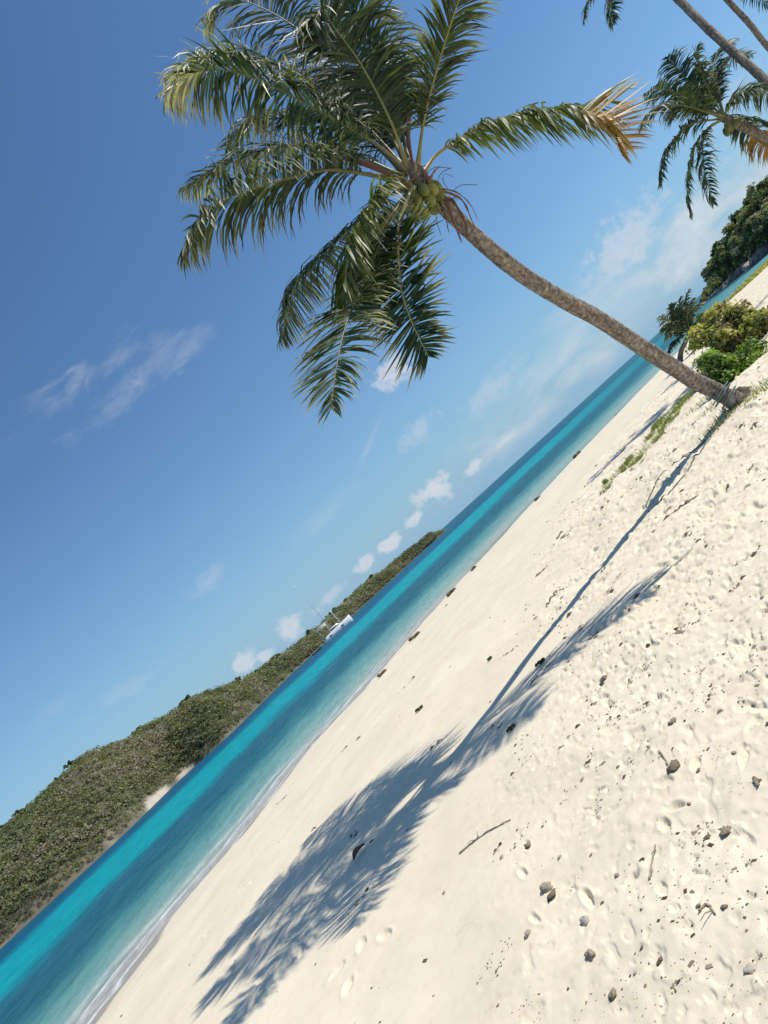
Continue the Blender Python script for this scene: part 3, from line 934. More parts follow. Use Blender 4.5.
gs = []
for (px, py, rx, ry) in [(689, 397, .45, .3), (682, 404, .5, .35), (672, 415, .5, .35), (664, 426, .45, .35), (656, 437, .45, .4), (648, 449, .4, .3), (627, 466, .45, .4), (619, 474, .4, .35), (686, 401, .4, .3), (677, 410, .5, .3)]:
    p = hit(px, py); gs.append((p[0], p[1], rx * 1.25, ry * 1.1))
    for q in range(3): gs.append((p[0] + random.gauss(0, .45), p[1] + random.gauss(0, .35), random.uniform(.06, .22), random.uniform(.05, .18)))
GC = [(.24, .27, .10), (.17, .21, .07), (.32, .31, .16), (.13, .17, .05)]
grass('grass', 'thin green grass growing in a strip on the sand below the leaning trunk', gs, 5600, .09, GC, 3, .006)
gs = []
for (px, py) in [(764, 268), (756, 274), (748, 282), (742, 289), (760, 273), (767, 262)]:
    p = hit(px, py); gs.append((p[0], p[1], 1.9, .9))
grass('grass', 'dry olive beach grass along the shore at the right edge', gs, 1500, .34, [(.36, .33, .13), (.27, .27, .10), (.42, .37, .19)], 4, .04)
gs = []
for (px, py) in [(748, 398), (757, 394), (765, 390), (728, 412), (722, 420), (700, 405), (712, 408), (716, 428)]:
    p = hit(px, py); gs.append((p[0], p[1], .35, .28))
grass('grass', 'sparse sprigs of grass round the foot of the leaning palm', gs, 520, .09, GC + [(.3, .25, .14)], 5, .007)

# ------------------------------------------------------------------ wooded island (left)
ridge_px = [(-420, 1190), (-200, 985), (-60, 878), (0, 829), (49, 787), (82, 757), (124, 740), (161, 717), (191, 696), (240, 680), (271, 660), (302, 639), (329, 615), (358, 588), (395, 560), (414, 547.5), (431, 536.5), (441, 531.5), (447, 528.5)]
shorei = [(-420, 1362), (-200, 1142), (-60, 1006), (0, 949), (55, 898.5), (120, 838), (146, 813), (172, 787), (198, 763), (220, 744), (240, 725), (271, 694), (302, 664), (325, 643.5), (350, 618), (384, 587), (399, 573), (428, 546.5), (447, 529.5)]
def uv(px, py):
    r_ = ray(px, py); return math.atan(r_[0]), r_[2] / math.sqrt(1 + r_[0] ** 2)   # azimuth, tan(elevation)
ra = sorted(uv(*p) for p in ridge_px); sa = sorted(uv(*p) for p in shorei)
ra_a, ra_e = np.array(ra).T; sa_a, sa_e = np.array(sa).T
NA, NT = 560, 46
aa = np.linspace(max(ra_a[0], sa_a[0]), min(ra_a[-1], sa_a[-1]), NA)
el_r = np.interp(aa, ra_a, ra_e)
el_s = np.interp(aa, sa_a, sa_e)
Dw = 2.6 / np.clip(-el_s, 2.6 / 560, None)
Dw = np.convolve(np.pad(Dw, 15, mode='edge'), np.ones(31) / 31, 'valid')
Dr = Dw + 26 + 60 * np.clip((el_r + .002) / .10, 0, 1.2)
VEG = 2.3 * np.clip(Dw / 200, .8, 1.8)                       # scrub height above the ground
Zr = 1.6 + el_r * Dr - VEG * np.clip(el_r / .012, .15, 1)
Zr = np.maximum(Zr, ZW + .4)
tt = np.linspace(0, 1.6, NT)
def prof(t):
    return np.where(t < 1, np.sin(np.clip(t, 0, 1) * PI / 2) ** .85, np.cos((t - 1) / .6 * PI / 2))
TT, AA = np.meshgrid(tt, aa, indexing='ij')
DD = Dw[None, :] + (Dr - Dw)[None, :] * TT - 2
HX, HY = DD * np.sin(AA), DD * np.cos(AA)
HZ = ZW - .5 + (Zr - ZW + .5)[None, :] * prof(TT)
HZ = HZ + 1.0 * noise(HX * .05, HY * .05, 51) * np.clip(TT * 4, 0, 1)
# bare sandy coves and rock along the island's shore
cove = np.zeros(NA)
for (p0, p1, w0) in (((118, 840), (108, 849), .28), ((148, 811), (170, 789), 1.05), ((178, 781), (196, 765), .75)):
    a0, a1 = sorted((uv(*p0)[0], uv(*p1)[0]))
    cove = np.maximum(cove, w0 * smooth(a0 - .004, a0 + .006, aa) * (1 - smooth(a1 - .006, a1 + .004, aa)))
hcol = np.array([.15, .135, .095])[None, None, :] * (1 + .35 * noise(HX * .2, HY * .2, 52))[..., None]
HGT = HZ - ZW
rockm = (1 - smooth(.3, .8, HGT + .5 * noise(HX * .3, HY * .3, 53)))[..., None]
hcol = hcol * (1 - rockm) + np.array([.135, .118, .088]) * rockm
covem = (cove[None, :] * (1 - smooth(1.4, 2.2, HGT)))[..., None]
covem = np.clip(covem, 0, 1)
hcol = hcol * (1 - covem) + np.array([.50, .43, .34]) * covem
island = mesh_np('island_hill', np.stack([HX, HY, HZ], -1).reshape(-1, 3), grid_faces(NT, NA), M_HILL, None, None, hcol.reshape(-1, 3))
tag(island, kind='structure')

SC = [np.array(c) for c in ((.125, .150, .070), (.160, .180, .080), (.100, .118, .065), (.20, .19, .13), (.145, .142, .10), (.24, .215, .175), (.16, .19, .06), (.075, .090, .055))]
def island_pt(ai, t):
    a_ = np.interp(ai, np.arange(NA), aa); dw = np.interp(ai, np.arange(NA), Dw); dr = np.interp(ai, np.arange(NA), Dr)
    zr = np.interp(ai, np.arange(NA), Zr)
    D = dw + (dr - dw) * t - 2
    z = ZW - .5 + (zr - ZW + .5) * prof(t) + 1.0 * noise(D * np.sin(a_) * .05, D * np.cos(a_) * .05, 51) * np.clip(t * 4, 0, 1)
    return np.stack([D * np.sin(a_), D * np.cos(a_), z], -1), dw


NB = 21500
ai = rng.random(NB) * (NA - 1); tb = np.concatenate([rng.random(18000) ** .9 * 1.12, .02 + rng.random(3500) * .12])
P_, dw_ = island_pt(ai, tb)
hh = P_[:, 2] - ZW
cv = np.interp(ai, np.arange(NA), cove)
keep = (hh > .35 + .35 * rng.random(NB) + 1.1 * np.minimum(cv, 1.3))
P_, dw_, ai, tb = P_[keep], dw_[keep], ai[keep], tb[keep]
sz = (.7 + 1.5 * rng.random(len(P_)) ** 2.2) * np.clip(dw_ / 190, .85, 2.0)
zlow = np.clip((P_[:, 2] - ZW) / 5, .45, 1)
sz = sz * zlow
clump = 1.1 * noise(P_[:, 0] * .045, P_[:, 1] * .045, 71) + .8 * noise(P_[:, 0] * .14, P_[:, 1] * .14, 73) + .35 * rng.normal(0, 1, len(P_))
ci = np.argsort(np.argsort(clump)) * 8 // len(P_)
order = [7, 2, 0, 1, 6, 4, 3, 5]
cols = (np.array([SC[order[c]] for c in ci]) * .55 + .45 * np.array([.128, .132, .074])) * np.array([1.34, 1.28, 1.40]) * (1 + .12 * rng.normal(0, 1, (len(P_), 1)))
Pc = P_ + np.stack([np.zeros(len(P_)), np.zeros(len(P_)), sz * .35], -1)
co, f, cl = leaf_cloud(Pc, sz, 40, sz * .26, cols, 72, 1.4, .9, .8, (.88, 1.14))
scr = mesh_np('scrub_wood', co, f, M_SCRUB, None, None, cl, smooth_=False)
tag(scr, 'dense olive and grey scrub covering the island hill', 'scrub', None, 'stuff')

# single trees that stand out on the island
def simple_tree(name, base, h, spread, cols, seed, label, group, leaf=.5, lobes=7, per=60, trunk_r=.12, cat='tree', lowc=.35):
    root = empty(name, base); tag(root, label, cat, group)
    r = np.random.default_rng(seed)
    cs, rs, cc_ = [], [], []
    parts = []
    top_ = base + np.array([r.normal(0, .05) * h, r.normal(0, .05) * h, h * .62])
    P, L = spline([base - [0, 0, .4], base + [0, 0, h * .2], top_], 10)
    c_, q_, t_ = tube(P, np.linspace(trunk_r, trunk_r * .5, 10), 7)
    parts.append((c_, q_, t_, (.17, .14, .11)))
    for k in range(lobes):
        a = 2.4 * k + r.random(); rr_ = spread * math.sqrt((k + .4) / lobes) * .85
        p = base + np.array([rr_ * math.cos(a), rr_ * math.sin(a), h * (lowc + (1 - lowc) * (.9 - .55 * (rr_ / spread) ** 2) * r.uniform(.75, 1.0))])
        P, L = spline([base + [0, 0, h * .25], (base + p) / 2 + [0, 0, h * .1], p], 7)
        c_, q_, t_ = tube(P, np.linspace(trunk_r * .5, trunk_r * .12, 7), 5); parts.append((c_, q_, t_, (.17, .14, .11)))
        for q2 in range(5):
            d = r.normal(0, 1, 3); d /= np.linalg.norm(d)
            cs.append(p + d * spread * .24); rs.append(spread * r.uniform(.16, .30)); cc_.append(cols[r.integers(len(cols))] * r.uniform(.8, 1.25))
    co, F, cl = join(parts)
    mesh_np('trunk', co, F, M_DRY, root, base, cl)
    co, f, cl = leaf_cloud(cs, rs, per, leaf, cc_, seed + 1, 1.4, .4, .85)
    mesh_np('crown', co, f, M_SCRUB, root, base, cl, smooth_=False)
    return root


r_ = random.Random(9)
for k in range(18):
    i_ = 130 + (NA - 180) * (k + r_.random() * .9) / 18
    p, dw1 = island_pt(np.array([i_]), np.array([r_.uniform(.93, 1.0)]))
    sc = float(np.clip(dw1[0] / 190, .8, 1.7))
    simple_tree('scrub_tree', p[0], r_.uniform(2.0, 3.3) * sc, r_.uniform(1.3, 2.3) * sc, [SC[7], SC[2], SC[0]], 300 + k,
                'small dark tree standing up from the skyline of the wooded island', 'skyline trees on the island', leaf=.42 * sc, lobes=4, per=26, trunk_r=.09)
# a pale cove rock and the buoy are separate things
def blob(c, r3, seed, n=18, m_=12, amp=.25, fr=1.6):
    a = np.linspace(0, PI, m_); b = np.linspace(0, 2 * PI, n, endpoint=False)
    A_, B_ = np.meshgrid(a, b, indexing='ij')
    x, y, z = np.sin(A_) * np.cos(B_), np.sin(A_) * np.sin(B_), np.cos(A_)
    w = 1 + amp * (noise(x * fr + seed, y * fr + z * fr, seed) + .5 * noise(x * fr * 2.3 + z * 3, y * fr * 2.3 + seed, seed + 2))
    co = np.stack([x * w * r3[0], y * w * r3[1], z * w * r3[2]], -1).reshape(-1, 3) + np.array(c)
    return co, grid_faces(m_, n, True)


# ------------------------------------------------------------------ headland (right)
hw = [(698, 309), (708, 301), (718, 293), (737, 277.5), (749, 268), (768, 253), (800, 226), (840, 190)]
ha = np.array([uv(*p) for p in hw])
NH = 150
ah = np.linspace(ha[0, 0], ha[-1, 0], NH)
es = np.interp(ah, ha[:, 0], ha[:, 1])
Dh = np.clip(2.6 / np.clip(-es, 2.6 / 230, None), 120, 230)
Dh = np.convolve(np.pad(Dh, 8, mode='edge'), np.ones(17) / 17, 'valid')
tt2 = np.linspace(0, 1, 30)
grow = smooth(0, .35, (ah - ah[0]) / (ah[-1] - ah[0])) ** .8
TH, AH = np.meshgrid(tt2, ah, indexing='ij')
DH = Dh[None, :] - 1 + TH * 45
hx, hy = DH * np.sin(AH), DH * np.cos(AH)
ht = .35 + (1.6 * smooth(.0, .06, TH)) * (.25 + .75 * grow[None, :]) + 5 * grow[None, :] * smooth(.05, .9, TH) * (1 - smooth(.85, 1, TH))
hz = ZW - .6 + ht + (.7 * noise(hx * .35, hy * .35, 81) + .4 * noise(hx * 1.1, hy * 1.1, 82)) * np.clip(TH * 30, 0, 1) * (.4 + .6 * grow[None, :])
rc = np.array([.36, .30, .24])[None, None, :] * (1 + .5 * noise(hx * .6, hy * .6, 83))[..., None]
vg = smooth(.12, .2, TH)[..., None]
rc = rc * (1 - vg) + np.array([.06, .065, .035]) * vg
hd = mesh_np('headland', np.stack([hx, hy, hz], -1).reshape(-1, 3), grid_faces(30, NH), M_ROCK, None, None, np.clip(rc, .02, .6).reshape(-1, 3))
tag(hd, kind='structure')


def head_pt(px, py, off):
    a_ = uv(px, py)[0]
    D = np.interp(a_, ah, Dh) + off
    i = np.interp(a_, ah, np.arange(NH))
    gi = int(round(i)); tI = int(np.clip((off + 1) / 45 * 29, 0, 29))
    return np.array([D * math.sin(a_), D * math.cos(a_), float(hz[tI, min(gi, NH - 1)])]), D


HG = [np.array(c) for c in ((.14, .165, .075), (.19, .21, .10), (.24, .245, .125), (.10, .125, .065))]
HL = [np.array(c) for c in ((.28, .27, .16), (.21, .225, .12), (.30, .28, .19))]
# (top pixel), offset behind the rocks, crown spread, label
ht_list = [
    ((707, 262), 4, 3.2, HL, 'pale grey green tree at the seaward tip of the rocky headland'),
    ((716, 252), 5, 3.4, HG, 'second tree from the tip of the headland, darker and rounder'),
    ((722, 240), 8, 4.0, HG, 'dark tree behind the rounded one near the tip of the headland'),
    ((728, 246), 3, 3.6, HG, 'dark green tree low above the rock ledge of the headland'),
    ((733, 217), 9, 4.2, HG, 'tall dark tree with a jutting top midway along the visible headland'),
    ((741, 228), 4, 4.2, HL, 'olive tree leaning over the rocks midway along the headland'),
    ((746, 196), 11, 4.4, HG, 'tallest dark tree rising from the upper headland'),
    ((754, 214), 4, 4.2, HG, 'deep green tree in front of the tallest headland tree'),
    ((760, 180), 12, 4.6, HG, 'high dark tree of the headland beside the right edge of the picture'),
    ((766, 200), 5, 4.4, HL, 'lighter green headland tree cut by the right edge of the picture'),
    ((778, 172), 10, 4.6, HG, 'uppermost headland tree at the right edge of the picture'),
    ((790, 200), 4, 4.4, HG, 'dark headland tree furthest right above the rocks'),
]
for k, (tpx, off, sp, cols_, lab) in enumerate(ht_list):
    # vertical line through the top pixel: same azimuth
    b_, D = head_pt(tpx[0], tpx[1], off)
    zt = 1.6 + uv(*tpx)[1] * D
    h = max(zt - b_[2], 3.0)
    simple_tree('headland_tree', b_, h, sp, cols_, 500 + k, lab, 'trees on the rocky headland', leaf=.44, lobes=11, per=58, trunk_r=.22, lowc=.22)
# undergrowth on the headland
n_ = 420
ii = rng.integers(8, NH - 1, n_); jj = rng.integers(3, 22, n_)
Pu = np.stack([hx[jj, ii], hy[jj, ii], hz[jj, ii] + .5], -1)
gsz = (1.0 + 1.0 * rng.random(n_)) * (.35 + .65 * grow[ii])
co, f, cl = leaf_cloud(Pu, gsz, 50, .5, np.array([(HG + HL)[k] for k in rng.integers(0, 7, n_)]), 91, 1.4, .4, .9)
tag(mesh_np('undergrowth', co, f, M_SCRUB, None, None, cl, smooth_=False), 'dark undergrowth filling the slope of the headland between its trees', 'undergrowth', None, 'stuff')
# rocks along the headland's foot
for k in range(26):
    i_ = int(2 + (NH - 6) * k / 26.0 * .85)
    r0 = random.Random(k + 60)
    g_ = float(grow[i_])
    c = np.array([hx[1, i_], hy[1, i_], ZW + .1]) * 1.0
    c[1] -= r0.uniform(0, 2.0)
    R0 = r0.uniform(.5, 1.2) * (.5 + .8 * g_)
    co, f = blob((0, 0, 0), (R0 * 1.5, R0, R0 * .7), 60 + k, 14, 10, .5, 1.4)
    cl = np.array([.33, .28, .23]) * r0.uniform(.7, 1.5)
    o = mesh_np('shore_rock', co, f, M_ROCK, None, None, np.broadcast_to(cl, co.shape), smooth_=False, loc=c)
    tag(o, 'grey brown rock at the waterline of the headland', 'rock', 'rocks at the foot of the headland')

# ------------------------------------------------------------------ catamaran
def prism(sections, closed=True):
    """sections: list of (k,3) loops; skin them"""
    Sx = np.array(sections); n, k, _ = Sx.shape
    co = Sx.reshape(-1, 3); f = grid_faces(n, k, True)
    n0 = len(co)
    co = np.vstack([co, Sx[0].mean(0), Sx[-1].mean(0)])
    j = np.arange(k); j2 = (j + 1) % k
    return co, f, np.vstack([np.stack([np.full(k, n0), j2, j], -1), np.stack([np.full(k, n0 + 1), (n - 1) * k + j, (n - 1) * k + j2], -1)])


Db = 262.0
bc = at(337, 629, Db)
bx, by = bc[0], bc[1]
cat = empty('catamaran', (bx, by, ZW))
tag(cat, 'white sailing catamaran with a bare mast and cream cockpit canopy anchored off the wooded island', 'sailing boat')
WHT = (.80, .80, .78)
def hull_sec(x, yc, L=15.0):
    s = (x + L / 2) / L
    w = .85 * (1 - max(0, (s - .45) / .55) ** 1.6) * (1 if s > .08 else .92) + .03
    dk = 1.75 + .55 * s
    if s < .08: dk = .6 + (s / .08) * .9
    return [(x, yc - w, dk), (x, yc + w, dk), (x, yc + w * .98, .5), (x, yc + w * .6, -.3), (x, yc, -.5), (x, yc - w * .6, -.3), (x, yc - w * .98, .5)]
for yc in (-3.1, 3.1):
    co, q_, t_ = prism([hull_sec(x, yc) for x in np.concatenate([np.linspace(-7.5, -6.2, 4), np.linspace(-5.5, 7.5, 14)])])
    h_ = mesh_np('hull', co, [q_, t_], M_SHELL, cat, None, np.broadcast_to(WHT, co.shape), smooth_=False)
    for xs in (-4.0, 2.6):
        sy = -1 if yc < 0 else 1
        co, q_, t_ = prism([[(xs - .7, yc + sy * y_, 1.0), (xs + .7, yc + sy * y_, 1.0), (xs + .55, yc + sy * y_, 1.36), (xs - .55, yc + sy * y_, 1.36)] for y_ in (.70, .93)])
        mesh_np('window', co, [q_, t_], M_SHELL, h_, None, np.broadcast_to((.05, .06, .07), co.shape), smooth_=False)
def boxc(x0, x1, y0, y1, z0, z1, tp=0):
    return prism([[(x0, y0, z0), (x1, y0, z0), (x1, y1, z0), (x0, y1, z0)], [(x0 + tp * .3, y0 + tp * .2, z1), (x1 - tp, y0 + tp * .2, z1), (x1 - tp, y1 - tp * .2, z1), (x0 + tp * .3, y1 - tp * .2, z1)]])
def cpart(name, args, col, parent=cat):
    co, q_, t_ = args
    return mesh_np(name, co, [q_, t_], M_SHELL, parent, None, np.broadcast_to(col, co.shape), smooth_=False)
cpart('deck', boxc(-5.5, 3.2, -2.6, 2.6, .9, 1.75), WHT)
cb = cpart('cabin', boxc(-3.4, 2.6, -2.5, 2.5, 1.75, 3.0, 1.2), WHT)
cpart('window', boxc(-2.7, 1.75, -2.47, 2.47, 2.15, 2.62, .5), (.05, .06, .08), cb)
cpart('canopy', boxc(-8.0, -2.0, -2.2, 2.2, 4.9, 5.25, .3), (.74, .70, .56))
for x_, y_ in ((-6.9, -2.1), (-6.9, 2.1), (-2.4, -2.1), (-2.4, 2.1)):
    cpart('canopy_post', tube(np.array([(x_, y_, 1.6), (x_, y_, 3.0), (x_, y_, 4.95)], float), .05, 6), (.7, .7, .7))
cpart('mast', tube(np.array([(-1.4, 0, 2.6), (-1.5, 0, 12.), (-1.7, 0, 23.)], float), [.10, .08, .05], 8), (.62, .64, .66))
cpart('boom', tube(np.array([(-1.6, 0, 5.6), (-4.0, 0, 5.7), (-7.0, 0, 5.8)], float), [.16, .22, .16], 8), (.76, .73, .62))
cpart('forestay', tube(np.array([(7.3, 0, 2.0), (3.0, 0, 12.0), (-1.6, 0, 22.0)], float), [.03, .03, .02], 6), (.72, .70, .64))
for sy in (-1, 1):
    cpart('shroud', tube(np.array([(-2.2, 3.4 * sy, 1.8), (-1.9, 1.6 * sy, 12), (-1.6, 0, 21.)], float), .018, 4), (.5, .5, .5))
cpart('bow_pole', tube(np.array([(2.9, 0, 2.4), (2.9, 0, 5.0), (2.8, 0, 7.4)], float), .16, 6), (.78, .76, .66))
cpart('davit', tube(np.array([(-6.2, -1.2, 1.7), (-7.4, -1.2, 2.6), (-8.6, -1.2, 2.5)], float), .06, 6), (.7, .7, .7))
cpart('davit', tube(np.array([(-6.2, 1.2, 1.7), (-7.4, 1.2, 2.6), (-8.6, 1.2, 2.5)], float), .06, 6), (.7, .7, .7))
cat.rotation_euler = (0, 0, math.radians(12)); cat.scale = (.80, .80, 1.0)
dng = empty('dinghy', (bx - 9.6, by - 2.0, ZW + .05))
tag(dng, 'small dark dinghy floating behind the stern of the catamaran', 'dinghy')
dP = [(-1.7, .75), (-1.0, .8), (.4, .78), (1.3, .5), (1.75, 0), (1.3, -.5), (.4, -.78), (-1.0, -.8), (-1.7, -.75)]
P, L = spline([(a, b, .28 + .06 * max(a, 0)) for a, b in dP], 40)
cpart('tube', tube(P, .24, 8), (.06, .07, .08), dng)
cpart('floor', boxc(-1.5, 1.1, -.6, .6, .05, .16), (.12, .12, .13), dng)
cpart('outboard_motor', boxc(-2.1, -1.65, -.2, .2, .1, 1.0, .1), (.03, .03, .035), dng)
# mooring buoy
bb = at(244, 722.5, 230)
co, f = blob((0, 0, .25), (.55, .55, .5), 3, 14, 10, 0)
tag(mesh_np('mooring_buoy', co, f, M_SHELL, None, None, np.broadcast_to((.8, .8, .78), co.shape), loc=(bb[0], bb[1], ZW)), 'small round white mooring buoy close to the wooded island', 'buoy')

# ------------------------------------------------------------------ things on the sand
def stone_mesh(seed, r3, col, amp=.35, fr=2.0, n=14, m_=10):
    co, f = blob((0, 0, 0), r3, seed, n, m_, amp, fr)
    cl = np.array(col) * (1 + .35 * noise(co[:, 0] * 60 + seed, co[:, 1] * 60 + co[:, 2] * 40, seed))[:, None]
    return co, f, np.clip(cl, .02, .9)


STC = [(.40, .34, .25), (.30, .25, .18), (.55, .49, .39), (.20, .16, .11), (.34, .27, .19)]
protos = []
for k in range(8):
    co, f, cl = stone_mesh(200 + k, (.5, .35 + .1 * (k % 2), .26), STC[k % 5], .6, 2.2)
    me_o = mesh_np('coral_rubble', co, f, M_STONE, None, None, cl, smooth_=(k % 2 == 0))
    protos.append(me_o)
first_used = set()


def put_stone(x, y, s, kind, rz, label, group, sink=.15):
    o = protos[kind]
    if kind in first_used:
        o = o.copy(); C.objects.link(o)
    else: first_used.add(kind)
    o.location = (x, y, ground(x, y) + s * .26 * (1 - 2 * sink) * .5)
    o.rotation_euler = (random.uniform(-.3, .3), random.uniform(-.3, .3), rz)
    o.scale = (s, s, s * random.uniform(.7, 1.1))
    tag(o, label, 'coral piece', group)
    return o


big = [((548, 889), .085, 0, 'pitted grey coral lump alone on the lower sand, the roundest of the large ones'),
       ((552, 896), .06, 3, 'small dark stone touching the underside of the round coral lump'),
       ((586, 921), .06, 2, 'pale coral piece below and right of the round coral lump'),
       ((674, 769), .075, 3, 'dark rounded stone in the trampled sand near the middle right'),
       ((727, 832), .055, 1, 'upright-looking brown coral piece with a dark hollow at the right'),
       ((591, 956), .06, 0, 'flat speckled coral piece with a dark underside low in the sand'),
       ((752, 970), .052, 2, 'pale knobbly coral piece near the lower right corner'),
       ((613, 996), .045, 1, 'brown stone near the bottom edge of the picture'),
       ((673, 722), .055, 4, 'brown coral piece above the dark rounded stone at the middle right'),
       ((604, 680), .065, 3, 'dark coral piece between the shadow tip and the trampled sand'),
       ((529, 846), .065, 1, 'low brown coral piece up the beach from the round lump'),
       ((528, 935), .05, 0, 'speckled coral piece left of and below the round lump')]
for (p, s, k, lab) in big:
    h_ = hit(*p); put_stone(h_[0], h_[1], s * 1.0, k, random.uniform(0, 6), lab, 'coral pieces on the sand')
rs = random.Random(21)
cnt = 0
while cnt < 170:
    a_ = math.radians(rs.uniform(-34, 40)); rd = 2.2 * math.exp(rs.random() * 1.9)
    x, y = rd * math.sin(a_), rd * math.cos(a_)
    d = float(shore_dist(np.array([x]), np.array([y]))[0])
    if d < 4 or rs.random() > (.06 if d < 11 else (.9 if d > 13 else .35)): continue
    s = rs.uniform(.014, .034)
    put_stone(x, y, s, rs.choice([0, 1, 3, 4, 5, 6, 7, 3]), rs.uniform(0, 6), 'small bit of brown coral rubble lying in the trampled sand', 'small coral bits scattered over the sand')
    cnt += 1
for k, o in enumerate(protos):
    if k not in first_used:
        put_stone(3.0 + k * .2, 6.0, .03, k, 0, 'small bit of brown coral rubble lying in the trampled sand', 'small coral bits scattered over the sand')

# fine litter that nobody could count: shell grit, husk and weed crumbs
rl = np.random.default_rng(77)
azl = np.radians(rl.uniform(-38, 42, 60000)); rdl = 1.9 * np.exp(rl.random(60000) * 3.0)
xl, yl = rdl * np.sin(azl), rdl * np.cos(azl)
dl = shore_dist(xl, yl)
pt = noise(xl * .8, yl * .8, 36) + .5 * noise(xl * 2.3, yl * 2.3, 37) + .5 * noise(xl * 6, yl * 6, 38)
kp = (dl > 3.5) & (rl.random(60000) < smooth(.1, 1.1, pt) * (.03 + .62 * smooth(11.2, 14, dl)))
xl, yl, rdl = xl[kp], yl[kp], rdl[kp]
# crumbs gathered in little heaps and drifts
for _ in range(520):
    a_, r0_ = math.radians(rl.uniform(-36, 42)), 2.3 * math.exp(rl.random() * 2.4)
    cx_, cy_ = r0_ * math.sin(a_), r0_ * math.cos(a_)
    dd_ = float(shore_dist(np.array([cx_]), np.array([cy_]))[0])
    if rl.random() > (.05 if dd_ < 12 else .75): continue
    k_ = int(rl.uniform(5, 26)); sp_ = rl.uniform(.012, .05) * (1 + .06 * r0_); an_ = rl.uniform(0, PI)
    u_, v_ = rl.normal(0, sp_ * 1.7, k_), rl.normal(0, sp_ * .6, k_)
    xl = np.append(xl, cx_ + u_ * math.cos(an_) - v_ * math.sin(an_)); yl = np.append(yl, cy_ + u_ * math.sin(an_) + v_ * math.cos(an_))
    rdl = np.append(rdl, np.full(k_, r0_))
nl = len(xl)
zl = np.array([ground(a, b) for a, b in zip(xl, yl)])
sl_ = rl.uniform(.35, 1.0, nl) ** 1.5 * np.minimum(.0013 * rdl + .001, .016) * (1 + .25 * smooth(5, 9, rdl)) * (1 + (rl.random(nl) < .12) * 1.2)
an = rl.uniform(0, 2 * PI, nl); asp = rl.uniform(1.0, 1.9, nl)
vx = np.array([[-1, -1, 0], [1, -1, 0], [1.1, .9, 0], [-.9, 1, 0], [0.1, 0, 1.0]], float)
ca, sa_ = np.cos(an), np.sin(an)
lx = vx[None, :, 0] * (sl_ * asp)[:, None]; ly = vx[None, :, 1] * sl_[:, None]
col_ = np.array([[.13, .10, .07], [.22, .175, .12], [.08, .06, .04], [.30, .25, .19]])[rl.integers(0, 4, nl)]
co = np.stack([xl[:, None] + lx * ca[:, None] - ly * sa_[:, None], yl[:, None] + lx * sa_[:, None] + ly * ca[:, None],
               zl[:, None] - .001 + vx[None, :, 2] * (sl_ * .9)[:, None]], -1).reshape(-1, 3)
b0_ = np.arange(nl)[:, None] * 5
tr_ = np.concatenate([b0_ + np.array([[0, 1, 4]]), b0_ + np.array([[1, 2, 4]]), b0_ + np.array([[2, 3, 4]]), b0_ + np.array([[3, 0, 4]])])
tag(mesh_np('beach_litter', co, tr_, M_STONE, None, None, np.repeat(col_, 5, 0), smooth_=False), 'fine brown crumbs of husk, shell and weed strewn over the trampled sand', 'litter', None, 'stuff')

# twigs
def twig(pts, r0, label, seed, side=2):
    P0 = hit(*pts[0])
    pw = []
    for p in pts:
        h_ = hit(*p); pw.append(h_ + np.array([0, 0, r0 * .7]))
    P, L = spline(pw, 18)
    P = P + .006 * np.stack([noise(np.arange(18) * .5, np.zeros(18) + seed + j, seed) for j in range(3)], -1)
    parts = [(*tube(P, np.linspace(r0, r0 * .5, 18), 6), (.33, .27, .20))]
    rr_ = random.Random(seed)
    for k in range(side):
        i = rr_.randrange(4, 15); d = np.array([rr_.uniform(-.12, .12), rr_.uniform(-.12, .12), .02])
        parts.append((*tube(np.array([P[i], P[i] + d * .5 + [0, 0, .01], P[i] + d]), [r0 * .5, r0 * .4, r0 * .2], 5), (.30, .24, .18)))
    co, F, cl = join(parts)
    o = mesh_np('twig', co, F, M_DRY, None, P0, cl, loc=P0)
    tag(o, label, 'twig', 'twigs on the beach')


twig([(460, 854), (474, 842), (490, 831), (511, 820)], .007, 'longest pale dry twig lying left of the coral lump', 1)
twig([(660, 752), (664, 757), (668, 765)], .007, 'short grey twig sticking out beside the dark rounded stone', 2, 0)
twig([(756, 780), (759, 787)], .012, 'stubby dark twig near the right edge', 3, 0)
twig([(650, 880), (653, 860), (656, 845)], .006, 'thin dark twig in the sand right of the coral lump', 4, 0)
twig([(700, 912), (708, 905), (716, 915)], .006, 'small forked twig in the lower right sand', 5, 1)

# brown fallen leaf in the shadow
lp = hit(362, 855)
n_ = 12
s = np.linspace(0, 1, n_)
wv = .045 * np.sin(s * PI) ** .8
lc = []
for i in range(n_):
    x_ = (s[i] - .5) * .24
    for j in (-1, 0, 1):
        lc.append((x_, wv[i] * j, .03 + .035 * abs(j) * wv[i] / .045 + .02 * math.sin(s[i] * 3)))
lf = mesh_np('dead_leaf', np.array(lc), grid_faces(n_, 3), M_DRY, None, None, np.broadcast_to((.20, .085, .05), (n_ * 3, 3)), loc=lp)
lf.rotation_euler = (0, 0, math.radians(55))
so = lf.modifiers.new('thickness', 'SOLIDIFY'); so.thickness = .002
tag(lf, 'curled reddish brown dead leaf lying in the palm crown shadow', 'leaf')

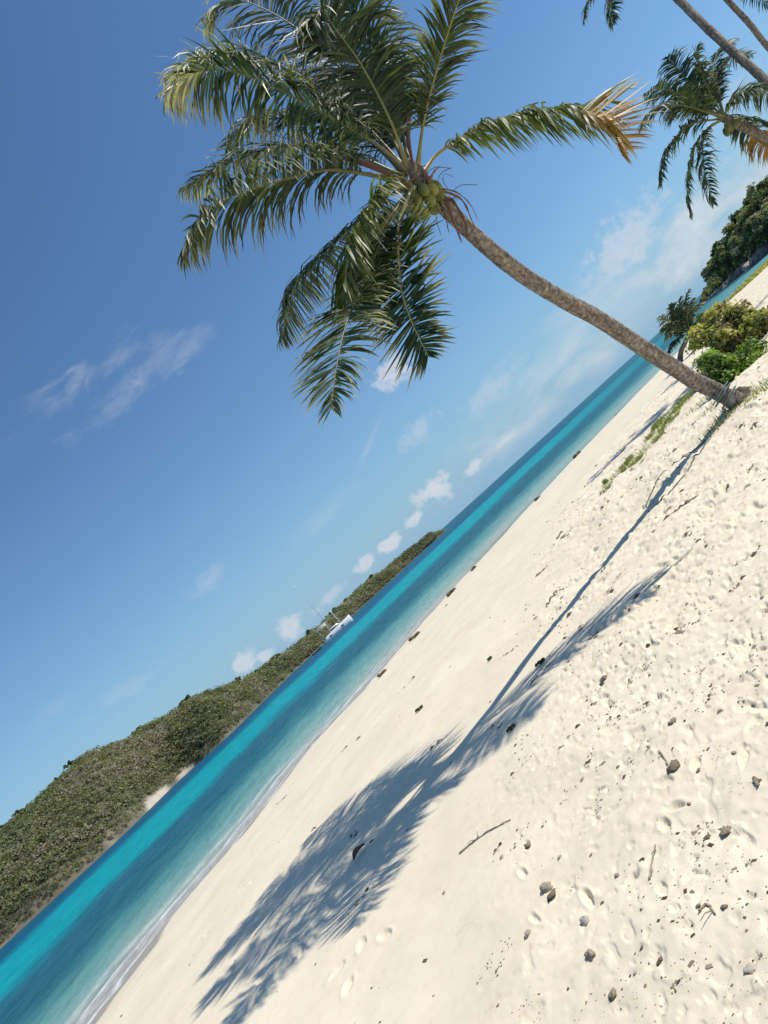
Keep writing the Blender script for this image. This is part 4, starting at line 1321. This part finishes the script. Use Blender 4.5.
# green sprigs and seaweed
def sprig(px, size, label, seed, cols, name='seedling', cat_='plant', per=60, group=None, flat=.8, mat=None):
    b_ = hit(*px)
    root = empty(name, b_); tag(root, label, cat_, group)
    r = np.random.default_rng(seed)
    cs = [b_ + np.array([r.uniform(-1, 1) * size, r.uniform(-1, 1) * size * .6, size * .35 * r.random() + .01]) for _ in range(9)]
    co, f, cl = leaf_cloud(cs, np.full(9, size * .45), per // 2, size * .28, [cols[i % len(cols)] for i in range(9)], seed, 2.2, .5, flat)
    mesh_np('leaves' if name == 'seedling' else 'fronds', co, f, mat or M_BUSH, root, b_, cl, smooth_=False)
    parts = []
    for c_ in cs:
        P, L = spline([b_ - [0, 0, .01], (b_ + c_) / 2 + [0, 0, .02], c_], 6)
        parts.append((*tube(P, .004 + size * .012, 4), (.14, .11, .06)))
    co, F, cl = join(parts)
    mesh_np('stem', co, F, M_DRY, root, b_, cl)


DG = [np.array((.10, .13, .05)), np.array((.06, .08, .04)), np.array((.16, .15, .08))]
BR = [np.array((.26, .19, .12)), np.array((.17, .12, .08)), np.array((.34, .27, .18)), np.array((.20, .17, .09))]
sprig((420, 710), .055, 'grey green seedling beside the upper edge of the crown shadow', 1, DG)
sprig((491, 659), .04, 'small dark sprig on smooth sand just above the trunk shadow', 2, DG)
sprig((541, 664), .05, 'dark leafy sprig inside the shadow of the fronds', 3, DG)
sprig((512, 730), .04, 'brown green sprig just below the crown shadow', 4, DG)
for k, (p, sz_, lab) in enumerate([((383, 674), .15, 'long dark brown seaweed heap on the berm edge, nearest one to the camera'),
                                  ((415, 638), .17, 'long brown seaweed heap, second along the berm edge'),
                                  ((474, 569), .14, 'faint reddish seaweed patch where smooth sand meets the water'),
                                  ((452, 593), .18, 'small seaweed patch third along the berm edge'),
                                  ((511, 526), .30, 'largest dark brown seaweed heap, standing against the water'),
                                  ((538, 499), .16, 'thin rusty seaweed streak right of the largest heap'),
                                  ((577, 456), .24, 'dark seaweed heap on the far sand edge left of the trunk shadow strip'),
                                  ((617, 413), .26, 'dark seaweed heap farthest along the sand edge')]):
    sprig(p, sz_, lab, 20 + k, BR, 'seaweed_heap', 'seaweed', 260, 'seaweed heaps along the berm edge', .35, M_SCRUB)

# faded rope
def rope(pxs, r0, lab, wrap=False):
    pts = [hit(*p) + np.array([0, 0, r0 * 1.1]) for p in pxs]
    P, L = spline(pts, 90)
    P[:, 2] = [ground(p[0], p[1]) + r0 * .9 for p in P]
    P[:, :2] += .03 * np.stack([noise(np.arange(90) * .23, np.zeros(90) + r0 * 99, 3), noise(np.arange(90) * .27, np.zeros(90) + 7, 4)], -1)
    P[:, 2] = [ground(p[0], p[1]) for p in P] + r0 * .9 * noise(np.arange(90) * .2, np.zeros(90) + 3, 9) + r0 * .5
    parts = [(*tube(P, r0, 6), (.13, .15, .13))]
    if wrap:
        Tt, _ = spline(tp[:6], 60)
        for tI in (20, 22, 23):
            c = Tt[tI]; ax = Tt[tI + 1] - Tt[tI]; ax /= np.linalg.norm(ax)
            n_ = np.cross(ax, [0, 1, 0]); n_ /= np.linalg.norm(n_); b_ = np.cross(ax, n_)
            a = np.linspace(0, 2 * PI, 26)
            rg_ = [c + (n_ * math.cos(q_) + b_ * math.sin(q_)) * .192 + ax * .02 * math.sin(q_) for q_ in a]
            parts.append((*tube(np.array(rg_), .009, 6), (.16, .23, .23)))
    co, F, cl = join(parts)
    o = mesh_np('rope', co, F, M_ROPE, None, pts[0], cl, loc=pts[0])
    tag(o, lab, 'rope', 'ropes on the sand')


rope([(731, 408), (724, 421), (712, 435), (703, 449), (694, 458), (689, 470), (676, 486), (662, 500), (648, 512)], .011, 'faded blue green rope tied round the foot of the leaning palm', True)
rope([(706, 440), (690, 453), (677, 462), (664, 472), (656, 484), (650, 497), (646, 508)], .010, 'thin dark rope looping away seaward of the tied rope')

# ------------------------------------------------------------------ light
sl = bpy.data.lights.new('sun', 'SUN'); sl.energy = 4.5; sl.angle = math.radians(.53); sl.color = (1.0, .95, .87)
so_ = bpy.data.objects.new('sun', sl); C.objects.link(so_)
so_.rotation_euler = Vector((-sd[0], -sd[1], -sd[2])).to_track_quat('-Z', 'Y').to_euler()
so_.location = (20, 0, 30)

W = bpy.data.worlds.new('World'); S.world = W; W.use_nodes = True
nt = W.node_tree
bg = nt.nodes['Background']
sky = nt.nodes.new('ShaderNodeTexSky'); sky.sky_type = 'NISHITA'; sky.sun_disc = False
sky.sun_elevation = EL
sky.sun_rotation = math.atan2(sd[0], sd[1])
sky.air_density = 1.0; sky.dust_density = .25; sky.ozone_density = 1.5; sky.altitude = 0
tc = nt.nodes.new('ShaderNodeTexCoord')
sp = nt.nodes.new('ShaderNodeSeparateXYZ'); nt.links.new(tc.outputs['Generated'], sp.inputs[0])
AZ = mth(nt, 'ARCTAN2', sp.outputs[0], sp.outputs[1])
ELV = mth(nt, 'ARCSINE', sp.outputs[2])
cl_n = nt.nodes.new('ShaderNodeCombineXYZ'); nt.links.new(AZ, cl_n.inputs[0]); nt.links.new(ELV, cl_n.inputs[1])
wn = nd(nt, 'ShaderNodeTexNoise', Scale=60.0, Detail=8.0, Roughness=.6); nt.links.new(cl_n.outputs[0], wn.inputs['Vector'])
mps = nd(nt, 'ShaderNodeMapping'); nt.links.new(cl_n.outputs[0], mps.inputs[0]); mps.inputs['Scale'].default_value = (1, 2.6, 1); mps.inputs['Rotation'].default_value = (0, 0, .35)
wn2 = nd(nt, 'ShaderNodeTexNoise', Scale=10.0, Detail=8.0, Roughness=.62, Distortion=.5); nt.links.new(mps.outputs[0], wn2.inputs['Vector'])
SKYS = .10
clouds = [  # px, py, rx, ry (px along / across), tilt deg in the upright frame, strength, noise kind, noise amount, softness
    (60, 402, 50, 20, 0, .16, 1, 1.8, 1.0), (120, 400, 60, 18, -10, .14, 1, 1.9, 1.1), (165, 358, 50, 20, 12, .14, 1, 1.9, 1.1), (90, 372, 50, 14, 0, .14, 1, 1.8, 1.0),
    (392, 371, 27, 17, -8, .72, 0, .9, .6), (628, 238, 52, 27, 4, .50, 0, 1.2, .8), (612, 268, 60, 30, 0, .22, 0, 1.0, 1.0),
    (430, 490, 26, 9, 0, .72, 0, 1.0, .7), (441, 489, 14, 13, 0, .72, 0, 1.0, .7), (474, 466, 15, 6, 0, .72, 0, 1.0, .7), (414, 519, 12, 6, 0, .7, 0, .9, .5), (388, 545, 18, 8, 0, .8, 0, .9, .5),
    (365, 563, 14, 7, 0, .7, 0, .9, .5), (330, 597, 26, 7, 0, .4, 0, 1.0, .8), (290, 628, 17, 14, 0, .72, 0, 1.0, .7), (243, 663, 16, 13, 0, .72, 0, 1.0, .7), (264, 656, 12, 8, 0, .6, 0, .9, .6), (506, 440, 18, 6, 0, .5, 0, 1.1, .7),
    (493, 388, 46, 16, 0, .32, 0, 1.1, 1.0), (418, 432, 28, 13, 0, .34, 0, 1.0, .9), (210, 580, 26, 12, 0, .24, 0, 1.0, 1.0), (128, 688, 40, 12, -6, .15, 0, 1.4, 1.0), (55, 708, 34, 9, -6, .08, 0, 1.4, 1.0),
    (560, 350, 150, 26, 3, .25, 1, 1.3, 1.0), (620, 322, 120, 30, 0, .28, 1, 1.1, 1.0), (690, 235, 70, 40, 0, .50, 1, 1.2, 1.0), (372, 437, 46, 5, 24, .20, 1, .8, 1.0), (740, 190, 80, 40, 0, .5, 1, 1.2, 1.0),
    (730, 100, 40, 18, 0, .25, 0, 1.2, 1.0), (330, 510, 60, 12, 0, .14, 1, 1.2, 1.0), (540, 410, 90, 14, 0, .35, 1, 1.2, 1.0),
]
tot = None
for (px, py, rx, ry, tl, stg, kind, amp, soft) in clouds:
    r_ = ray(px, py); a0 = math.atan2(r_[0], r_[1]); e0 = math.atan2(r_[2], math.hypot(r_[0], r_[1]))
    k_ = 1.0 / F_PX * (1.0 / (1 + r_[0] ** 2 + r_[2] ** 2)) ** .5
    rx_, ry_ = rx * k_, ry * k_
    A_ = mth(nt, 'MULTIPLY', mth(nt, 'SUBTRACT', AZ, a0), math.cos(e0))
    E_ = mth(nt, 'SUBTRACT', ELV, e0)
    ct, st_ = math.cos(math.radians(tl)), math.sin(math.radians(tl))
    p = mth(nt, 'ADD', mth(nt, 'MULTIPLY', A_, ct / rx_), mth(nt, 'MULTIPLY', E_, st_ / rx_))
    q_ = mth(nt, 'ADD', mth(nt, 'MULTIPLY', A_, -st_ / ry_), mth(nt, 'MULTIPLY', E_, ct / ry_))
    dist = mth(nt, 'SQRT', mth(nt, 'ADD', mth(nt, 'MULTIPLY', p, p), mth(nt, 'MULTIPLY', q_, q_)))
    nz = (wn, wn2)[kind].outputs[0]
    dist = mth(nt, 'ADD', dist, mth(nt, 'MULTIPLY', mth(nt, 'SUBTRACT', nz, .5), amp * 2.6))
    mr = nt.nodes.new('ShaderNodeMapRange'); mr.interpolation_type = 'SMOOTHSTEP'
    nt.links.new(dist, mr.inputs[0]); mr.inputs[1].default_value = 1.0 + .1; mr.inputs[2].default_value = 1.1 - soft * 1.15
    mr.inputs[3].default_value = 0; mr.inputs[4].default_value = stg
    tot = mr.outputs[0] if tot is None else mth(nt, 'SUBTRACT', 1.0, mth(nt, 'MULTIPLY', mth(nt, 'SUBTRACT', 1.0, tot), mth(nt, 'SUBTRACT', 1.0, mr.outputs[0])))
cc_ = mixc(nt, wn.outputs[0], tuple(v / SKYS for v in (.50, .56, .66)), tuple(v / SKYS for v in (.88, .88, .89)))
sky_b = mixc(nt, 1.0, sky.outputs[0], (.72, .99, 1.20), 'MULTIPLY')
hz_ = mth(nt, 'MULTIPLY', mth(nt, 'EXPONENT', mth(nt, 'MULTIPLY', mth(nt, 'MAXIMUM', ELV, 0.0), -1 / .12)), .97)
sky_c = mixc(nt, hz_, sky_b, tuple(v / SKYS for v in (.27, .465, .665)))
fc = mixc(nt, tot, sky_c, cc_)
nt.links.new(fc, bg.inputs['Color'])
bg.inputs['Strength'].default_value = SKYS

# ------------------------------------------------------------------ output
S.view_settings.view_transform = 'Standard'; S.view_settings.look = 'None'
S.view_settings.exposure = 0.0; S.view_settings.gamma = 1.0; S.view_settings.use_curve_mapping = False
S.render.engine = 'CYCLES'
S.cycles.use_denoising = True
S.cycles.max_bounces = 6; S.cycles.diffuse_bounces = 2; S.cycles.glossy_bounces = 2; S.cycles.transparent_max_bounces = 8; S.cycles.transmission_bounces = 2
S.cycles.use_adaptive_sampling = True; S.cycles.adaptive_threshold = .02
S.cycles.sample_clamp_indirect = 4
